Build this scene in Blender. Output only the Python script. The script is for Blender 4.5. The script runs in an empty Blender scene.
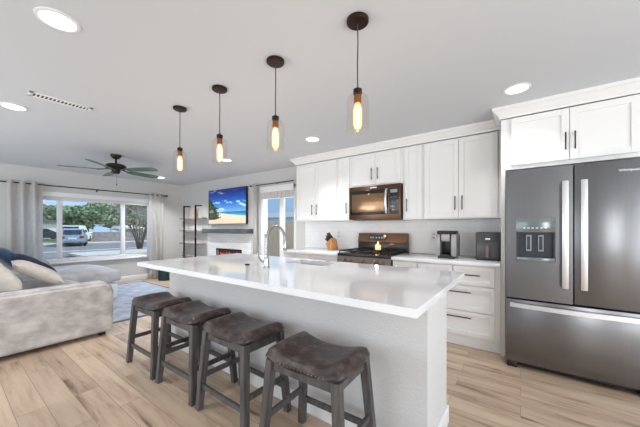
import bpy, bmesh, math, random
from mathutils import Vector, Matrix, noise

random.seed(7)
S = bpy.context.scene
COL = S.collection
PI = math.pi

# ------------------------------------------------------------------ camera
cam = bpy.data.cameras.new('camera')
cam.sensor_width = 36.0
cam.lens = 277.0 / 640.0 * 36.0
cam.shift_y = 0.02288
cam.clip_start = 0.02
cam_o = bpy.data.objects.new('camera', cam)
cam_o.location = (0, 0, 1.265)
cam_o.rotation_euler = (PI / 2, 0, math.radians(35.893))
COL.objects.link(cam_o)
S.camera = cam_o

# ------------------------------------------------------------------ view
S.view_settings.view_transform = 'Standard'
S.view_settings.look = 'None'
S.view_settings.gamma = 1.0
S.view_settings.use_curve_mapping = False
S.view_settings.exposure = -0.18
S.cycles.transparent_max_bounces = 24

# ------------------------------------------------------------------ world
W = bpy.data.worlds.new('sky'); S.world = W; W.use_nodes = True
nt = W.node_tree; nt.nodes.clear()
wo = nt.nodes.new('ShaderNodeOutputWorld'); bg = nt.nodes.new('ShaderNodeBackground')
tc = nt.nodes.new('ShaderNodeTexCoord'); sp = nt.nodes.new('ShaderNodeSeparateXYZ')
cr = nt.nodes.new('ShaderNodeValToRGB')
cr.color_ramp.elements[0].position = 0.0; cr.color_ramp.elements[0].color = (0.80, 0.87, 0.95, 1)
cr.color_ramp.elements[1].position = 0.5; cr.color_ramp.elements[1].color = (0.34, 0.55, 0.84, 1)
nt.links.new(tc.outputs['Generated'], sp.inputs[0]); nt.links.new(sp.outputs['Z'], cr.inputs[0])
nt.links.new(cr.outputs[0], bg.inputs[0]); nt.links.new(bg.outputs[0], wo.inputs[0])
bg.inputs[1].default_value = 1.9

def lamp(name, kind, loc, rot, energy, color=(1, 1, 1), **kw):
    l = bpy.data.lights.new(name, kind); l.energy = energy; l.color = color
    for k, v in kw.items(): setattr(l, k, v)
    o = bpy.data.objects.new(name, l); o.location = loc; o.rotation_euler = rot
    COL.objects.link(o); return o

lamp('sun', 'SUN', (0, 0, 20), (math.radians(-34), math.radians(24), 0), 4.2, (1.0, 0.97, 0.93), angle=0.02)
# fill lamps added behind and beside the viewer, standing in for daylight
lamp('fill_rear', 'AREA', (-3.4, -2.45, 1.25), (math.radians(106), 0, 0), 44, (0.96, 0.985, 1.0), shape='RECTANGLE', size=5.4, size_y=2.1)
lamp('fill_uplight', 'AREA', (-4.9, -2.3, 0.8), (math.radians(116), 0, 0), 55, (0.93, 0.97, 1.0), shape='RECTANGLE', size=3.4, size_y=1.0)  # added uplight that brightens the ceiling
lamp('fill_rear_right', 'AREA', (1.675, -2.5, 1.25), (math.radians(86), 0, 0), 38, (0.96, 0.985, 1.0), shape='RECTANGLE', size=0.72, size_y=1.85)  # added to brighten the drawers and refrigerator doors
lamp('fill_side', 'AREA', (2.55, 0.6, 1.25), (0, math.radians(100), 0), 85, (0.96, 0.985, 1.0), shape='RECTANGLE', size=2.1, size_y=3.6)  # added to brighten the right end of the island

# ------------------------------------------------------------------ materials
def srgb(r, g, b):
    f = lambda c: (c / 12.92 if c <= 0.04045 else ((c + 0.055) / 1.055) ** 2.4)
    return (f(r / 255), f(g / 255), f(b / 255), 1)

def mat(name, col, rough=0.5, metal=0.0, emit=None, estr=0.0, col2=None, nscale=8.0, ndetail=4.0, nstretch=None,
        bump=0.0, bscale=60.0, spec=None, lo=0.35, hi=0.65, coat=0.0, sheen=0.0):
    m = bpy.data.materials.new(name); m.use_nodes = True
    n = m.node_tree; b = n.nodes['Principled BSDF']
    b.inputs['Base Color'].default_value = col
    b.inputs['Roughness'].default_value = rough
    b.inputs['Metallic'].default_value = metal
    if spec is not None: b.inputs['Specular IOR Level'].default_value = spec
    if coat: b.inputs['Coat Weight'].default_value = coat; b.inputs['Coat Roughness'].default_value = 0.15
    if sheen: b.inputs['Sheen Weight'].default_value = sheen
    if emit: b.inputs['Emission Color'].default_value = emit; b.inputs['Emission Strength'].default_value = estr
    if col2 is not None or bump:
        t = n.nodes.new('ShaderNodeTexCoord'); mp = n.nodes.new('ShaderNodeMapping')
        n.links.new(t.outputs['Object'], mp.inputs[0])
        if nstretch: mp.inputs['Scale'].default_value = nstretch
    if col2 is not None:
        tx = n.nodes.new('ShaderNodeTexNoise'); tx.inputs['Scale'].default_value = nscale; tx.inputs['Detail'].default_value = ndetail
        n.links.new(mp.outputs[0], tx.inputs['Vector'])
        r = n.nodes.new('ShaderNodeValToRGB'); r.color_ramp.elements[0].position = lo; r.color_ramp.elements[1].position = hi
        r.color_ramp.elements[0].color = col; r.color_ramp.elements[1].color = col2
        n.links.new(tx.outputs['Fac'], r.inputs[0]); n.links.new(r.outputs[0], b.inputs['Base Color'])
    if bump:
        t2 = n.nodes.new('ShaderNodeTexNoise'); t2.inputs['Scale'].default_value = bscale; t2.inputs['Detail'].default_value = 3
        n.links.new(mp.outputs[0], t2.inputs['Vector'])
        bp = n.nodes.new('ShaderNodeBump'); bp.inputs['Strength'].default_value = bump; bp.inputs['Distance'].default_value = 0.01
        n.links.new(t2.outputs['Fac'], bp.inputs['Height']); n.links.new(bp.outputs[0], b.inputs['Normal'])
    return m

def glass_mat(name, tint=(1, 1, 1, 1), refl=0.25, rough=0.02, glow=None, gstr=0.0):
    m = bpy.data.materials.new(name); m.use_nodes = True
    n = m.node_tree; n.nodes.clear()
    o = n.nodes.new('ShaderNodeOutputMaterial'); mx = n.nodes.new('ShaderNodeMixShader')
    tr = n.nodes.new('ShaderNodeBsdfTransparent'); gl = n.nodes.new('ShaderNodeBsdfGlossy'); lw = n.nodes.new('ShaderNodeLayerWeight')
    tr.inputs[0].default_value = tint; gl.inputs['Roughness'].default_value = rough
    lw.inputs['Blend'].default_value = 0.5
    pw = n.nodes.new('ShaderNodeMath'); pw.operation = 'POWER'; pw.inputs[1].default_value = 4.0
    ma = n.nodes.new('ShaderNodeMath'); ma.operation = 'MULTIPLY_ADD'; ma.inputs[1].default_value = refl; ma.inputs[2].default_value = 0.03
    n.links.new(lw.outputs['Facing'], pw.inputs[0]); n.links.new(pw.outputs[0], ma.inputs[0])
    n.links.new(ma.outputs[0], mx.inputs[0]); n.links.new(tr.outputs[0], mx.inputs[1]); n.links.new(gl.outputs[0], mx.inputs[2])
    out = mx.outputs[0]
    if glow:
        em = n.nodes.new('ShaderNodeEmission'); em.inputs[0].default_value = glow; em.inputs[1].default_value = gstr
        ad = n.nodes.new('ShaderNodeAddShader'); n.links.new(out, ad.inputs[0]); n.links.new(em.outputs[0], ad.inputs[1]); out = ad.outputs[0]
    n.links.new(out, o.inputs[0]); return m

M = {}
M['ceiling'] = mat('ceiling_paint', srgb(209, 212, 216), 0.9, bump=0.05, bscale=70)
M['wall'] = mat('grey_wall_paint', srgb(206, 205, 203), 0.85, bump=0.12, bscale=60)
M['island_wall'] = mat('textured_white_paint', srgb(204, 203, 202), 0.8, bump=0.35, bscale=75)
M['white'] = mat('white_paint', srgb(236, 235, 233), 0.4)
M['trim'] = mat('white_trim', srgb(235, 235, 236), 0.45)
M['quartz'] = mat('white_quartz', srgb(240, 240, 241), 0.08, col2=srgb(232, 232, 234), nscale=3, spec=0.6)
M['black_metal'] = mat('black_metal', srgb(30, 28, 28), 0.4, 0.6)
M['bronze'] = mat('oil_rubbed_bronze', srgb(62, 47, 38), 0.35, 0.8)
M['copper'] = mat('antique_copper', srgb(150, 98, 58), 0.35, 0.9)
M['blackstainless'] = mat('black_stainless', srgb(128, 128, 130), 0.27, 1.0, col2=srgb(125, 125, 127), nscale=3, nstretch=(40, 40, 0.5))
M['warmstainless'] = mat('warm_reflection_stainless', srgb(112, 86, 68), 0.26, 1.0)  # black stainless with warm reflections painted into the base colour
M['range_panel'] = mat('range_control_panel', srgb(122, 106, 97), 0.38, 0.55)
M['steel'] = mat('brushed_steel', srgb(226, 226, 228), 0.36, 1.0)
M['appliance_silver'] = mat('silver_plastic', srgb(164, 162, 160), 0.4, 0.5)
M['nickel'] = mat('brushed_nickel', srgb(185, 185, 186), 0.22, 1.0)
M['black_plastic'] = mat('black_plastic', srgb(26, 26, 28), 0.35)
M['dark_plastic'] = mat('dark_grey_plastic', srgb(66, 66, 68), 0.35)
M['black_gloss'] = mat('black_glass', srgb(14, 13, 13), 0.06, spec=0.8)
M['iron'] = mat('cast_iron', srgb(28, 26, 25), 0.6)
M['oven_body'] = mat('range_enamel', srgb(40, 36, 34), 0.25)
M['leather'] = mat('brown_leather', srgb(52, 40, 38), 0.36, col2=srgb(102, 88, 85), nscale=20, ndetail=12, lo=0.48, hi=0.80, bump=0.15, bscale=90)
M['stool_wood'] = mat('weathered_grey_wood', srgb(66, 64, 64), 0.5, col2=srgb(92, 88, 86), nscale=6, nstretch=(6, 6, 0.8), bump=0.1)
M['nail'] = mat('nailhead_metal', srgb(120, 108, 100), 0.35, 0.9)
M['sofa'] = mat('beige_plush', srgb(176, 170, 167), 0.95, col2=srgb(214, 208, 204), nscale=7, ndetail=14, nstretch=(1, 1, 1.6), bump=0.6, bscale=45, lo=0.36, hi=0.66, sheen=0.3)
M['sofa_grey'] = mat('grey_plush', srgb(176, 176, 180), 0.95, col2=srgb(206, 206, 210), nscale=5, ndetail=6, bump=0.35, bscale=30, sheen=0.3)
M['pillow_beige'] = mat('cream_pillow', srgb(205, 196, 186), 0.95, col2=srgb(222, 214, 205), nscale=9, ndetail=6, bump=0.3, bscale=50)
M['navy'] = mat('navy_velvet', srgb(24, 52, 84), 0.7, col2=srgb(52, 90, 126), nscale=5, sheen=0.5)
M['darknavy'] = mat('dark_navy_cloth', srgb(30, 38, 62), 0.85, col2=srgb(48, 56, 84), nscale=14)
M['whitecloth'] = mat('white_cloth', srgb(222, 226, 232), 0.9)
M['curtain'] = mat('grey_curtain_cloth', srgb(226, 223, 220), 0.9, col2=srgb(232, 229, 226), nscale=20, bump=0.15, bscale=200)
M['rug'] = mat('blue_grey_rug', srgb(146, 155, 172), 0.98, col2=srgb(182, 189, 202), nscale=6, ndetail=8, bump=0.5, bscale=120)
M['rug_edge'] = mat('rug_binding', srgb(110, 116, 128), 0.95)
M['mantel'] = mat('grey_stained_wood', srgb(78, 82, 86), 0.6, col2=srgb(104, 108, 111), nscale=5, nstretch=(1, 8, 8))
M['shelf_wood'] = mat('greyed_shelf_wood', srgb(150, 138, 126), 0.6, col2=srgb(176, 164, 152), nscale=6, nstretch=(1, 8, 8))
M['tan'] = mat('tan_board', srgb(190, 174, 156), 0.7)
M['knife_wood'] = mat('oak_block', srgb(168, 110, 58), 0.45, col2=srgb(202, 146, 88), nscale=6, nstretch=(8, 8, 1))
M['teal'] = mat('teal_fabric', srgb(38, 66, 70), 0.8)
M['blade'] = mat('fan_blade_green_sheen', srgb(52, 88, 60), 0.4, col2=srgb(96, 140, 104), nscale=3)  # green reflections and highlights painted into the dark blade colour
M['fanbody'] = mat('fan_dark_bronze', srgb(46, 42, 36), 0.4, 0.6)
M['cord'] = mat('dark_cord', srgb(70, 66, 64), 0.7)
M['lens'] = mat('lamp_lens', (1, 1, 1, 1), 0.4, emit=(1, 0.97, 0.92, 1), estr=6.0)
M['filament'] = mat('warm_filament', (1, 0.7, 0.3, 1), 0.4, emit=(1.0, 0.66, 0.30, 1), estr=26.0)
M['candle'] = mat('lit_wax', srgb(240, 200, 150), 0.5, emit=(1.0, 0.6, 0.26, 1), estr=1.3)
M['flame'] = mat('candle_flame', (1, 0.7, 0.3, 1), 0.4, emit=(1.0, 0.62, 0.22, 1), estr=10.0)
M['fire'] = mat('fire_glow', (0.5, 0.12, 0.03, 1), 0.5, emit=(1.0, 0.22, 0.05, 1), estr=0.45)
M['display'] = mat('clock_digits', (0.02, 0.02, 0.02, 1), 0.3, emit=(0.55, 0.75, 0.9, 1), estr=0.4)
M['pane'] = glass_mat('window_glass')
M['amberglass'] = glass_mat('amber_bulb_glass', (1.0, 0.86, 0.62, 1), 0.15, glow=(1.0, 0.68, 0.34, 1), gstr=0.9)
M['clearglass'] = glass_mat('clear_jar_glass', (0.975, 0.955, 0.93, 1), 0.35)
M['plate'] = mat('outlet_plastic', srgb(236, 236, 234), 0.35)
M['slot'] = mat('outlet_slots', srgb(196, 196, 196), 0.5)
M['disp_panel'] = mat('dispenser_panel', srgb(120, 128, 128), 0.15, 0.4)
M['disp_dark'] = mat('dispenser_recess', srgb(56, 60, 66), 0.3)
M['ventdark'] = mat('vent_shadow_slot', srgb(84, 84, 86), 0.7)
M['logo'] = mat('silver_lettering', srgb(225, 225, 225), 0.3, 0.5)
# outdoors
M['asphalt'] = mat('asphalt', srgb(100, 102, 104), 0.95, col2=srgb(112, 114, 116), nscale=2)
M['concrete'] = mat('pale_concrete', srgb(176, 172, 166), 0.9)
M['blockwall'] = mat('grey_block_wall', srgb(128, 122, 120), 0.9, col2=srgb(150, 143, 138), nscale=3)
M['leaf'] = mat('green_leaves', srgb(96, 122, 88), 0.7, col2=srgb(146, 168, 132), nscale=1.2)  # outdoor haze lightened into this and the other leaf colours
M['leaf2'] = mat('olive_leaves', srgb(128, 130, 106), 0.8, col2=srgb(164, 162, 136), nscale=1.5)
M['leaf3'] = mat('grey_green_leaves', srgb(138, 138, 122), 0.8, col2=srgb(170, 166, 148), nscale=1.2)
M['bark'] = mat('bark', srgb(86, 72, 60), 0.9)
M['roof'] = mat('grey_shingles', srgb(110, 112, 122), 0.9)
M['roof_red'] = mat('brown_tiles', srgb(150, 112, 100), 0.9)
M['stucco'] = mat('pale_stucco', srgb(214, 212, 208), 0.9)
M['carblue'] = mat('blue_grey_car_paint', srgb(140, 156, 166), 0.25, 0.3, coat=0.5)
M['carwhite'] = mat('white_car_paint', srgb(232, 234, 236), 0.3, coat=0.5)
M['cardark'] = mat('dark_car_paint', srgb(62, 70, 84), 0.3, 0.3, coat=0.5)
M['carglass'] = mat('car_glass', srgb(40, 50, 62), 0.08)
M['tyre'] = mat('tyre_rubber', srgb(26, 26, 28), 0.8)
M['hub'] = mat('wheel_alloy', srgb(170, 172, 176), 0.3, 0.8)
M['red'] = mat('red_lamp_lens', srgb(150, 24, 24), 0.3)
M['fence'] = mat('brown_fence_wood', srgb(182, 156, 126), 0.85, col2=srgb(202, 176, 146), nscale=4, nstretch=(6, 6, 0.6))
M['bluewall'] = mat('blue_grey_siding', srgb(176, 200, 216), 0.9)
M['lawn'] = mat('lawn', srgb(108, 122, 74), 0.95, col2=srgb(132, 136, 92), nscale=2)

def wood_floor():
    m = bpy.data.materials.new('wood_plank_floor'); m.use_nodes = True
    n = m.node_tree; b = n.nodes['Principled BSDF']
    t = n.nodes.new('ShaderNodeTexCoord')
    br = n.nodes.new('ShaderNodeTexBrick')
    br.offset = 0.37; br.offset_frequency = 2
    br.inputs['Scale'].default_value = 1.0
    br.inputs['Brick Width'].default_value = 1.15; br.inputs['Row Height'].default_value = 0.152
    br.inputs['Mortar Size'].default_value = 0.0016; br.inputs['Mortar Smooth'].default_value = 0.1; br.inputs['Bias'].default_value = 0.0
    br.inputs['Color1'].default_value = (0.0, 0.0, 0.0, 1); br.inputs['Color2'].default_value = (1, 1, 1, 1)
    br.inputs['Mortar'].default_value = (0.5, 0.5, 0.5, 1)
    n.links.new(t.outputs['Object'], br.inputs['Vector'])
    # per-plank offset for the grain
    sep = n.nodes.new('ShaderNodeSeparateColor'); n.links.new(br.outputs['Color'], sep.inputs[0])
    mp = n.nodes.new('ShaderNodeMapping'); mp.inputs['Scale'].default_value = (0.9, 7.5, 1.0)
    n.links.new(t.outputs['Object'], mp.inputs[0])
    ml = n.nodes.new('ShaderNodeMath'); ml.operation = 'MULTIPLY'; ml.inputs[1].default_value = 17.0
    n.links.new(sep.outputs[0], ml.inputs[0])
    cb = n.nodes.new('ShaderNodeCombineXYZ'); n.links.new(ml.outputs[0], cb.inputs[2])
    ad = n.nodes.new('ShaderNodeVectorMath'); ad.operation = 'ADD'
    n.links.new(mp.outputs[0], ad.inputs[0]); n.links.new(cb.outputs[0], ad.inputs[1])
    nz = n.nodes.new('ShaderNodeTexNoise'); nz.inputs['Scale'].default_value = 1.6; nz.inputs['Detail'].default_value = 7; nz.inputs['Roughness'].default_value = 0.62
    nz.inputs['Distortion'].default_value = 0.35
    n.links.new(ad.outputs[0], nz.inputs['Vector'])
    ramp = n.nodes.new('ShaderNodeValToRGB'); e = ramp.color_ramp.elements
    e[0].position = 0.30; e[0].color = srgb(116, 94, 76)
    e[1].position = 0.75; e[1].color = srgb(214, 191, 166)
    k = ramp.color_ramp.elements.new(0.41); k.color = srgb(184, 158, 134)
    k = ramp.color_ramp.elements.new(0.51); k.color = srgb(199, 175, 150)
    n.links.new(nz.outputs['Fac'], ramp.inputs[0])
    # plank to plank tone
    tone = n.nodes.new('ShaderNodeValToRGB'); tone.color_ramp.elements[0].color = (0.80, 0.79, 0.78, 1); tone.color_ramp.elements[1].color = (1.05, 1.05, 1.05, 1)
    n.links.new(sep.outputs[0], tone.inputs[0])
    mu = n.nodes.new('ShaderNodeMix'); mu.data_type = 'RGBA'; mu.blend_type = 'MULTIPLY'; mu.inputs[0].default_value = 1.0
    n.links.new(ramp.outputs[0], mu.inputs[6]); n.links.new(tone.outputs[0], mu.inputs[7])
    seam = n.nodes.new('ShaderNodeMix'); seam.data_type = 'RGBA'
    n.links.new(br.outputs['Fac'], seam.inputs[0]); n.links.new(mu.outputs[2], seam.inputs[6]); seam.inputs[7].default_value = srgb(140, 117, 96)
    n.links.new(seam.outputs[2], b.inputs['Base Color'])
    b.inputs['Roughness'].default_value = 0.34
    return m
M['floor'] = wood_floor()

def tile_mat(name, c1, c2, mortar, w, h, ms, axis='xz', rough=0.3, bump=0.3, off=0.5):
    m = bpy.data.materials.new(name); m.use_nodes = True
    n = m.node_tree; b = n.nodes['Principled BSDF']
    t = n.nodes.new('ShaderNodeTexCoord'); s = n.nodes.new('ShaderNodeSeparateXYZ'); c = n.nodes.new('ShaderNodeCombineXYZ')
    n.links.new(t.outputs['Object'], s.inputs[0]); n.links.new(s.outputs['X'], c.inputs[0]); n.links.new(s.outputs['Z'], c.inputs[1])
    br = n.nodes.new('ShaderNodeTexBrick'); br.offset = off
    br.inputs['Scale'].default_value = 1; br.inputs['Brick Width'].default_value = w; br.inputs['Row Height'].default_value = h
    br.inputs['Mortar Size'].default_value = ms; br.inputs['Color1'].default_value = c1; br.inputs['Color2'].default_value = c2; br.inputs['Mortar'].default_value = mortar
    n.links.new(c.outputs[0], br.inputs['Vector']); n.links.new(br.outputs['Color'], b.inputs['Base Color'])
    b.inputs['Roughness'].default_value = rough
    bp = n.nodes.new('ShaderNodeBump'); bp.inputs['Strength'].default_value = bump; bp.inputs['Distance'].default_value = 0.004; bp.invert = True
    n.links.new(br.outputs['Fac'], bp.inputs['Height']); n.links.new(bp.outputs[0], b.inputs['Normal'])
    return m
M['tile'] = tile_mat('pale_subway_tile', srgb(240, 240, 240), srgb(236, 236, 236), srgb(226, 226, 227), 0.15, 0.075, 0.002)
M['stone'] = tile_mat('white_ledger_stone', srgb(242, 242, 242), srgb(232, 232, 234), srgb(206, 206, 208), 0.24, 0.05, 0.003, rough=0.7, bump=0.8, off=0.37)

# ------------------------------------------------------------------ mesh helpers
class MB:
    def __init__(s): s.bm = bmesh.new(); s.mi = 0
    def _new(s, before):
        for f in s.bm.faces:
            if f.index == -1 or f not in before: pass
    def _mark(s, faces):
        for f in faces: f.material_index = s.mi
    def box(s, x0, x1, y0, y1, z0, z1, bev=0.0, seg=2):
        t = bmesh.new(); bmesh.ops.create_cube(t, size=1)
        for v in t.verts:
            v.co = Vector(((x0 + x1) / 2 + v.co.x * (x1 - x0), (y0 + y1) / 2 + v.co.y * (y1 - y0), (z0 + z1) / 2 + v.co.z * (z1 - z0)))
        if bev: bmesh.ops.bevel(t, geom=list(t.edges), offset=bev, segments=seg, affect='EDGES', profile=0.5)
        s.merge(t); return s
    def merge(s, t, mtx=None):
        if mtx is not None: t.transform(mtx)
        vm = {}
        for v in t.verts: vm[v] = s.bm.verts.new(v.co)
        for f in t.faces:
            try:
                g = s.bm.faces.new([vm[v] for v in f.verts]); g.material_index = s.mi
            except ValueError: pass
        t.free()
    def bar(s, p0, p1, w, h, up=(0, 0, 1), w2=None, h2=None, bev=0.0):
        p0 = Vector(p0); p1 = Vector(p1); d = (p1 - p0).normalized()
        u = Vector(up); x = d.cross(u)
        if x.length < 1e-5: x = d.cross(Vector((1, 0, 0)))
        x.normalize(); y = x.cross(d).normalized()
        t = bmesh.new(); vs = []
        for p, ww, hh in ((p0, w, h), (p1, w2 or w, h2 or h)):
            for a, b in ((-1, -1), (1, -1), (1, 1), (-1, 1)):
                vs.append(t.verts.new(p + x * a * ww / 2 + y * b * hh / 2))
        for q in ((0, 1, 2, 3), (7, 6, 5, 4), (0, 4, 5, 1), (1, 5, 6, 2), (2, 6, 7, 3), (3, 7, 4, 0)): t.faces.new([vs[i] for i in q])
        bmesh.ops.recalc_face_normals(t, faces=t.faces)
        if bev: bmesh.ops.bevel(t, geom=list(t.edges), offset=bev, segments=2, affect='EDGES')
        s.merge(t); return s
    def tube(s, pts, r, seg=10, closed=False, radii=None):
        pts = [Vector(p) for p in pts]; n = len(pts); rings = []
        prev = None
        for i, p in enumerate(pts):
            a = pts[max(i - 1, 0)]; b = pts[min(i + 1, n - 1)]
            d = (b - a).normalized()
            if prev is None:
                x = d.cross(Vector((0, 0, 1)))
                if x.length < 1e-4: x = Vector((1, 0, 0))
            else: x = prev - d * prev.dot(d)
            x.normalize(); prev = x; y = d.cross(x)
            rr = radii[i] if radii else r
            rings.append([s.bm.verts.new(p + (x * math.cos(2 * PI * k / seg) + y * math.sin(2 * PI * k / seg)) * rr) for k in range(seg)])
        fs = []
        for i in range(n - 1):
            for k in range(seg):
                fs.append(s.bm.faces.new([rings[i][k], rings[i][(k + 1) % seg], rings[i + 1][(k + 1) % seg], rings[i + 1][k]]))
        fs.append(s.bm.faces.new(list(reversed(rings[0])))); fs.append(s.bm.faces.new(rings[-1]))
        s._mark(fs); return s
    def lathe(s, prof, c=(0, 0, 0), seg=24, axis='z', cap=True):
        c = Vector(c); rings = []
        for r, h in prof:
            ring = []
            for k in range(seg):
                a = 2 * PI * k / seg; u, v = r * math.cos(a), r * math.sin(a)
                if axis == 'z': co = Vector((u, v, h))
                elif axis == 'y': co = Vector((u, -h, v))     # h grows toward -y
                else: co = Vector((h, u, v))
                ring.append(s.bm.verts.new(c + co))
            rings.append(ring)
        fs = []
        for i in range(len(rings) - 1):
            for k in range(seg):
                fs.append(s.bm.faces.new([rings[i][k], rings[i][(k + 1) % seg], rings[i + 1][(k + 1) % seg], rings[i + 1][k]]))
        if cap: fs.append(s.bm.faces.new(list(reversed(rings[0])))); fs.append(s.bm.faces.new(rings[-1]))
        s._mark(fs); return s
    def prism(s, poly, a, b, plane='xz', bev=0.0):
        # polygon extruded between a and b along the remaining axis
        t = bmesh.new()
        def co(p, h):
            if plane == 'xz': return (p[0], h, p[1])
            if plane == 'yz': return (h, p[0], p[1])
            return (p[0], p[1], h)
        v0 = [t.verts.new(co(p, a)) for p in poly]; v1 = [t.verts.new(co(p, b)) for p in poly]
        t.faces.new(v0); t.faces.new(list(reversed(v1))); n = len(poly)
        for i in range(n): t.faces.new([v0[i], v0[(i + 1) % n], v1[(i + 1) % n], v1[i]])
        bmesh.ops.recalc_face_normals(t, faces=t.faces)
        if bev: bmesh.ops.bevel(t, geom=list(t.edges), offset=bev, segments=2, affect='EDGES')
        s.merge(t); return s
    def sphere(s, c, r, sx=1, sy=1, sz=1, u=12, v=8):
        t = bmesh.new(); bmesh.ops.create_uvsphere(t, u_segments=u, v_segments=v, radius=r)
        s.merge(t, Matrix.Translation(Vector(c)) @ Matrix.Diagonal((sx, sy, sz, 1))); return s
    def obj(s, name, mats, parent=None, smooth=True, angle=35):
        if not isinstance(mats, (list, tuple)): mats = [mats]
        off = origin(parent)
        bmesh.ops.recalc_face_normals(s.bm, faces=s.bm.faces)
        for v in s.bm.verts: v.co -= off
        me = bpy.data.meshes.new(name); s.bm.to_mesh(me); s.bm.free()
        for m in mats: me.materials.append(M[m] if isinstance(m, str) else m)
        if smooth:
            me.polygons.foreach_set('use_smooth', [True] * len(me.polygons))
            me.set_sharp_from_angle(angle=math.radians(angle))
        o = bpy.data.objects.new(name, me); COL.objects.link(o)
        if parent: o.parent = parent
        return o

def origin(o):
    v = Vector((0, 0, 0))
    while o is not None: v += o.location; o = o.parent
    return v
def tag(o, label, cat, group=None, kind=None):
    o['label'] = label; o['category'] = cat
    if group: o['group'] = group
    if kind: o['kind'] = kind
    return o
def thing(name, label, cat, loc=(0, 0, 0), group=None):
    o = bpy.data.objects.new(name, None); o.empty_display_size = 0.05; COL.objects.link(o); o.location = loc
    return tag(o, label, cat, group)
def struct(o): o['kind'] = 'structure'; return o
def copy_tree(o, parent=None):
    c = o.copy(); COL.objects.link(c)
    if parent is not None: c.parent = parent
    for ch in list(o.children): copy_tree(ch, c)
    return c

# ------------------------------------------------------------------ room shell
XW, YW, ZC = -7.573, 3.97, 2.44
YR, XR = -2.6, 2.7        # rear and right walls, behind and beside the viewer
T = 0.15
struct(MB().box(XW - T, XR + T, YR - T, YW + T, -0.1, 0.0).obj('floor', 'floor'))
struct(MB().box(XW - T, XR + T, YR - T, YW + T, ZC, ZC + 0.15).obj('ceiling', 'ceiling'))
WY0, WY1, WZ0, WZ1 = 0.85, 3.15, 0.655, 1.97
wl = MB()
wl.box(XW - T, XW, YR, WY0, 0, ZC).box(XW - T, XW, WY1, YW, 0, ZC).box(XW - T, XW, WY0, WY1, 0, WZ0).box(XW - T, XW, WY0, WY1, WZ1, ZC)
struct(wl.obj('wall_left', 'wall'))
DX0, DX1, DZ1 = -4.38, -3.43, 2.10
wb = MB()
wb.box(XW - T, DX0, YW, YW + T, 0, ZC).box(DX1, XR + T, YW, YW + T, 0, ZC).box(DX0, DX1, YW, YW + T, DZ1, ZC)
struct(wb.obj('wall_back', 'wall'))
wr = MB(); wr.box(XR, XR + T, YR, -1.2, 0, ZC).box(XR, XR + T, 2.4, YW, 0, ZC).box(XR, XR + T, -1.2, 2.4, 2.3, ZC).box(XR, XR + T, -1.2, 2.4, 0, 0.2)
struct(wr.obj('wall_right', 'wall'))
wf = MB(); wf.box(XW - T, -6.1, YR - T, YR, 0, ZC).box(-0.6, 1.3, YR - T, YR, 0, ZC).box(2.05, XR + T, YR - T, YR, 0, ZC).box(-6.1, -0.6, YR - T, YR, 2.3, ZC).box(-6.1, -0.6, YR - T, YR, 0, 0.2).box(1.3, 2.05, YR - T, YR, 2.2, ZC).box(1.3, 2.05, YR - T, YR, 0, 0.3)  # unseen openings added for the fill lamps and refrigerator reflections
struct(wf.obj('wall_front', 'wall'))
# baseboards
struct(MB().box(XW, XW + 0.016, YR, YW, 0, 0.13, 0.004).obj('baseboard_left', 'trim'))
struct(MB().box(XW + 0.02, -6.33, YW - 0.016, YW, 0, 0.13, 0.004).obj('baseboard_back', 'trim'))

# picture window (structure)
f = MB()
f.box(XW - 0.11, XW + 0.02, WY0 - 0.07, WY0 + 0.03, 0.55, WZ1 + 0.0, 0.004).box(XW - 0.11, XW + 0.02, WY1 - 0.03, WY1 + 0.07, 0.55, WZ1, 0.004)
f.box(XW - 0.11, XW + 0.025, WY0 - 0.07, WY1 + 0.07, 1.90, WZ1 + 0.02, 0.004)
f.box(XW - 0.11, XW + 0.02, WY0 - 0.07, WY1 + 0.07, 0.56, 0.655, 0.004)
f.box(XW - 0.11, XW + 0.05, WY0 - 0.09, WY1 + 0.09, 0.545, 0.575, 0.006)
win = struct(f.obj('window_1', 'trim'))
mu = MB(); mu.box(XW - 0.09, XW - 0.03, 1.425, 1.505, 0.65, 1.91, 0.004).obj('mullion', 'trim', win)
mu = MB(); mu.box(XW - 0.09, XW - 0.03, 2.537, 2.617, 0.65, 1.91, 0.004).obj('mullion', 'trim', win)
for a, b in ((0.88, 1.425), (1.505, 2.537), (2.617, 3.12)):
    MB().box(XW - 0.064, XW - 0.058, a, b, 0.655, 1.90).obj('pane', 'pane', win)
# patio sliding door (structure)
f = MB(); yd = YW + 0.05
f.box(DX0, DX0 + 0.055, YW - 0.01, YW + 0.12, 0, DZ1, 0.004).box(DX1 - 0.05, DX1, YW - 0.01, YW + 0.12, 0, DZ1, 0.004)
f.box(DX0, DX1, YW - 0.01, YW + 0.12, DZ1 - 0.06, DZ1, 0.004).box(DX0, DX1, YW - 0.0, YW + 0.12, 0, 0.05, 0.004)
dr = struct(f.obj('door_1', 'trim'))
MB().box(-3.91, -3.80, yd, yd + 0.05, 0.05, DZ1 - 0.06, 0.004).obj('meeting_stile', 'trim', dr)
MB().box(DX0 + 0.055, -3.91, yd + 0.015, yd + 0.021, 0.05, DZ1 - 0.06).obj('pane', 'pane', dr)
MB().box(-3.80, DX1 - 0.05, yd + 0.015, yd + 0.021, 0.05, DZ1 - 0.06).obj('pane', 'pane', dr)
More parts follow.
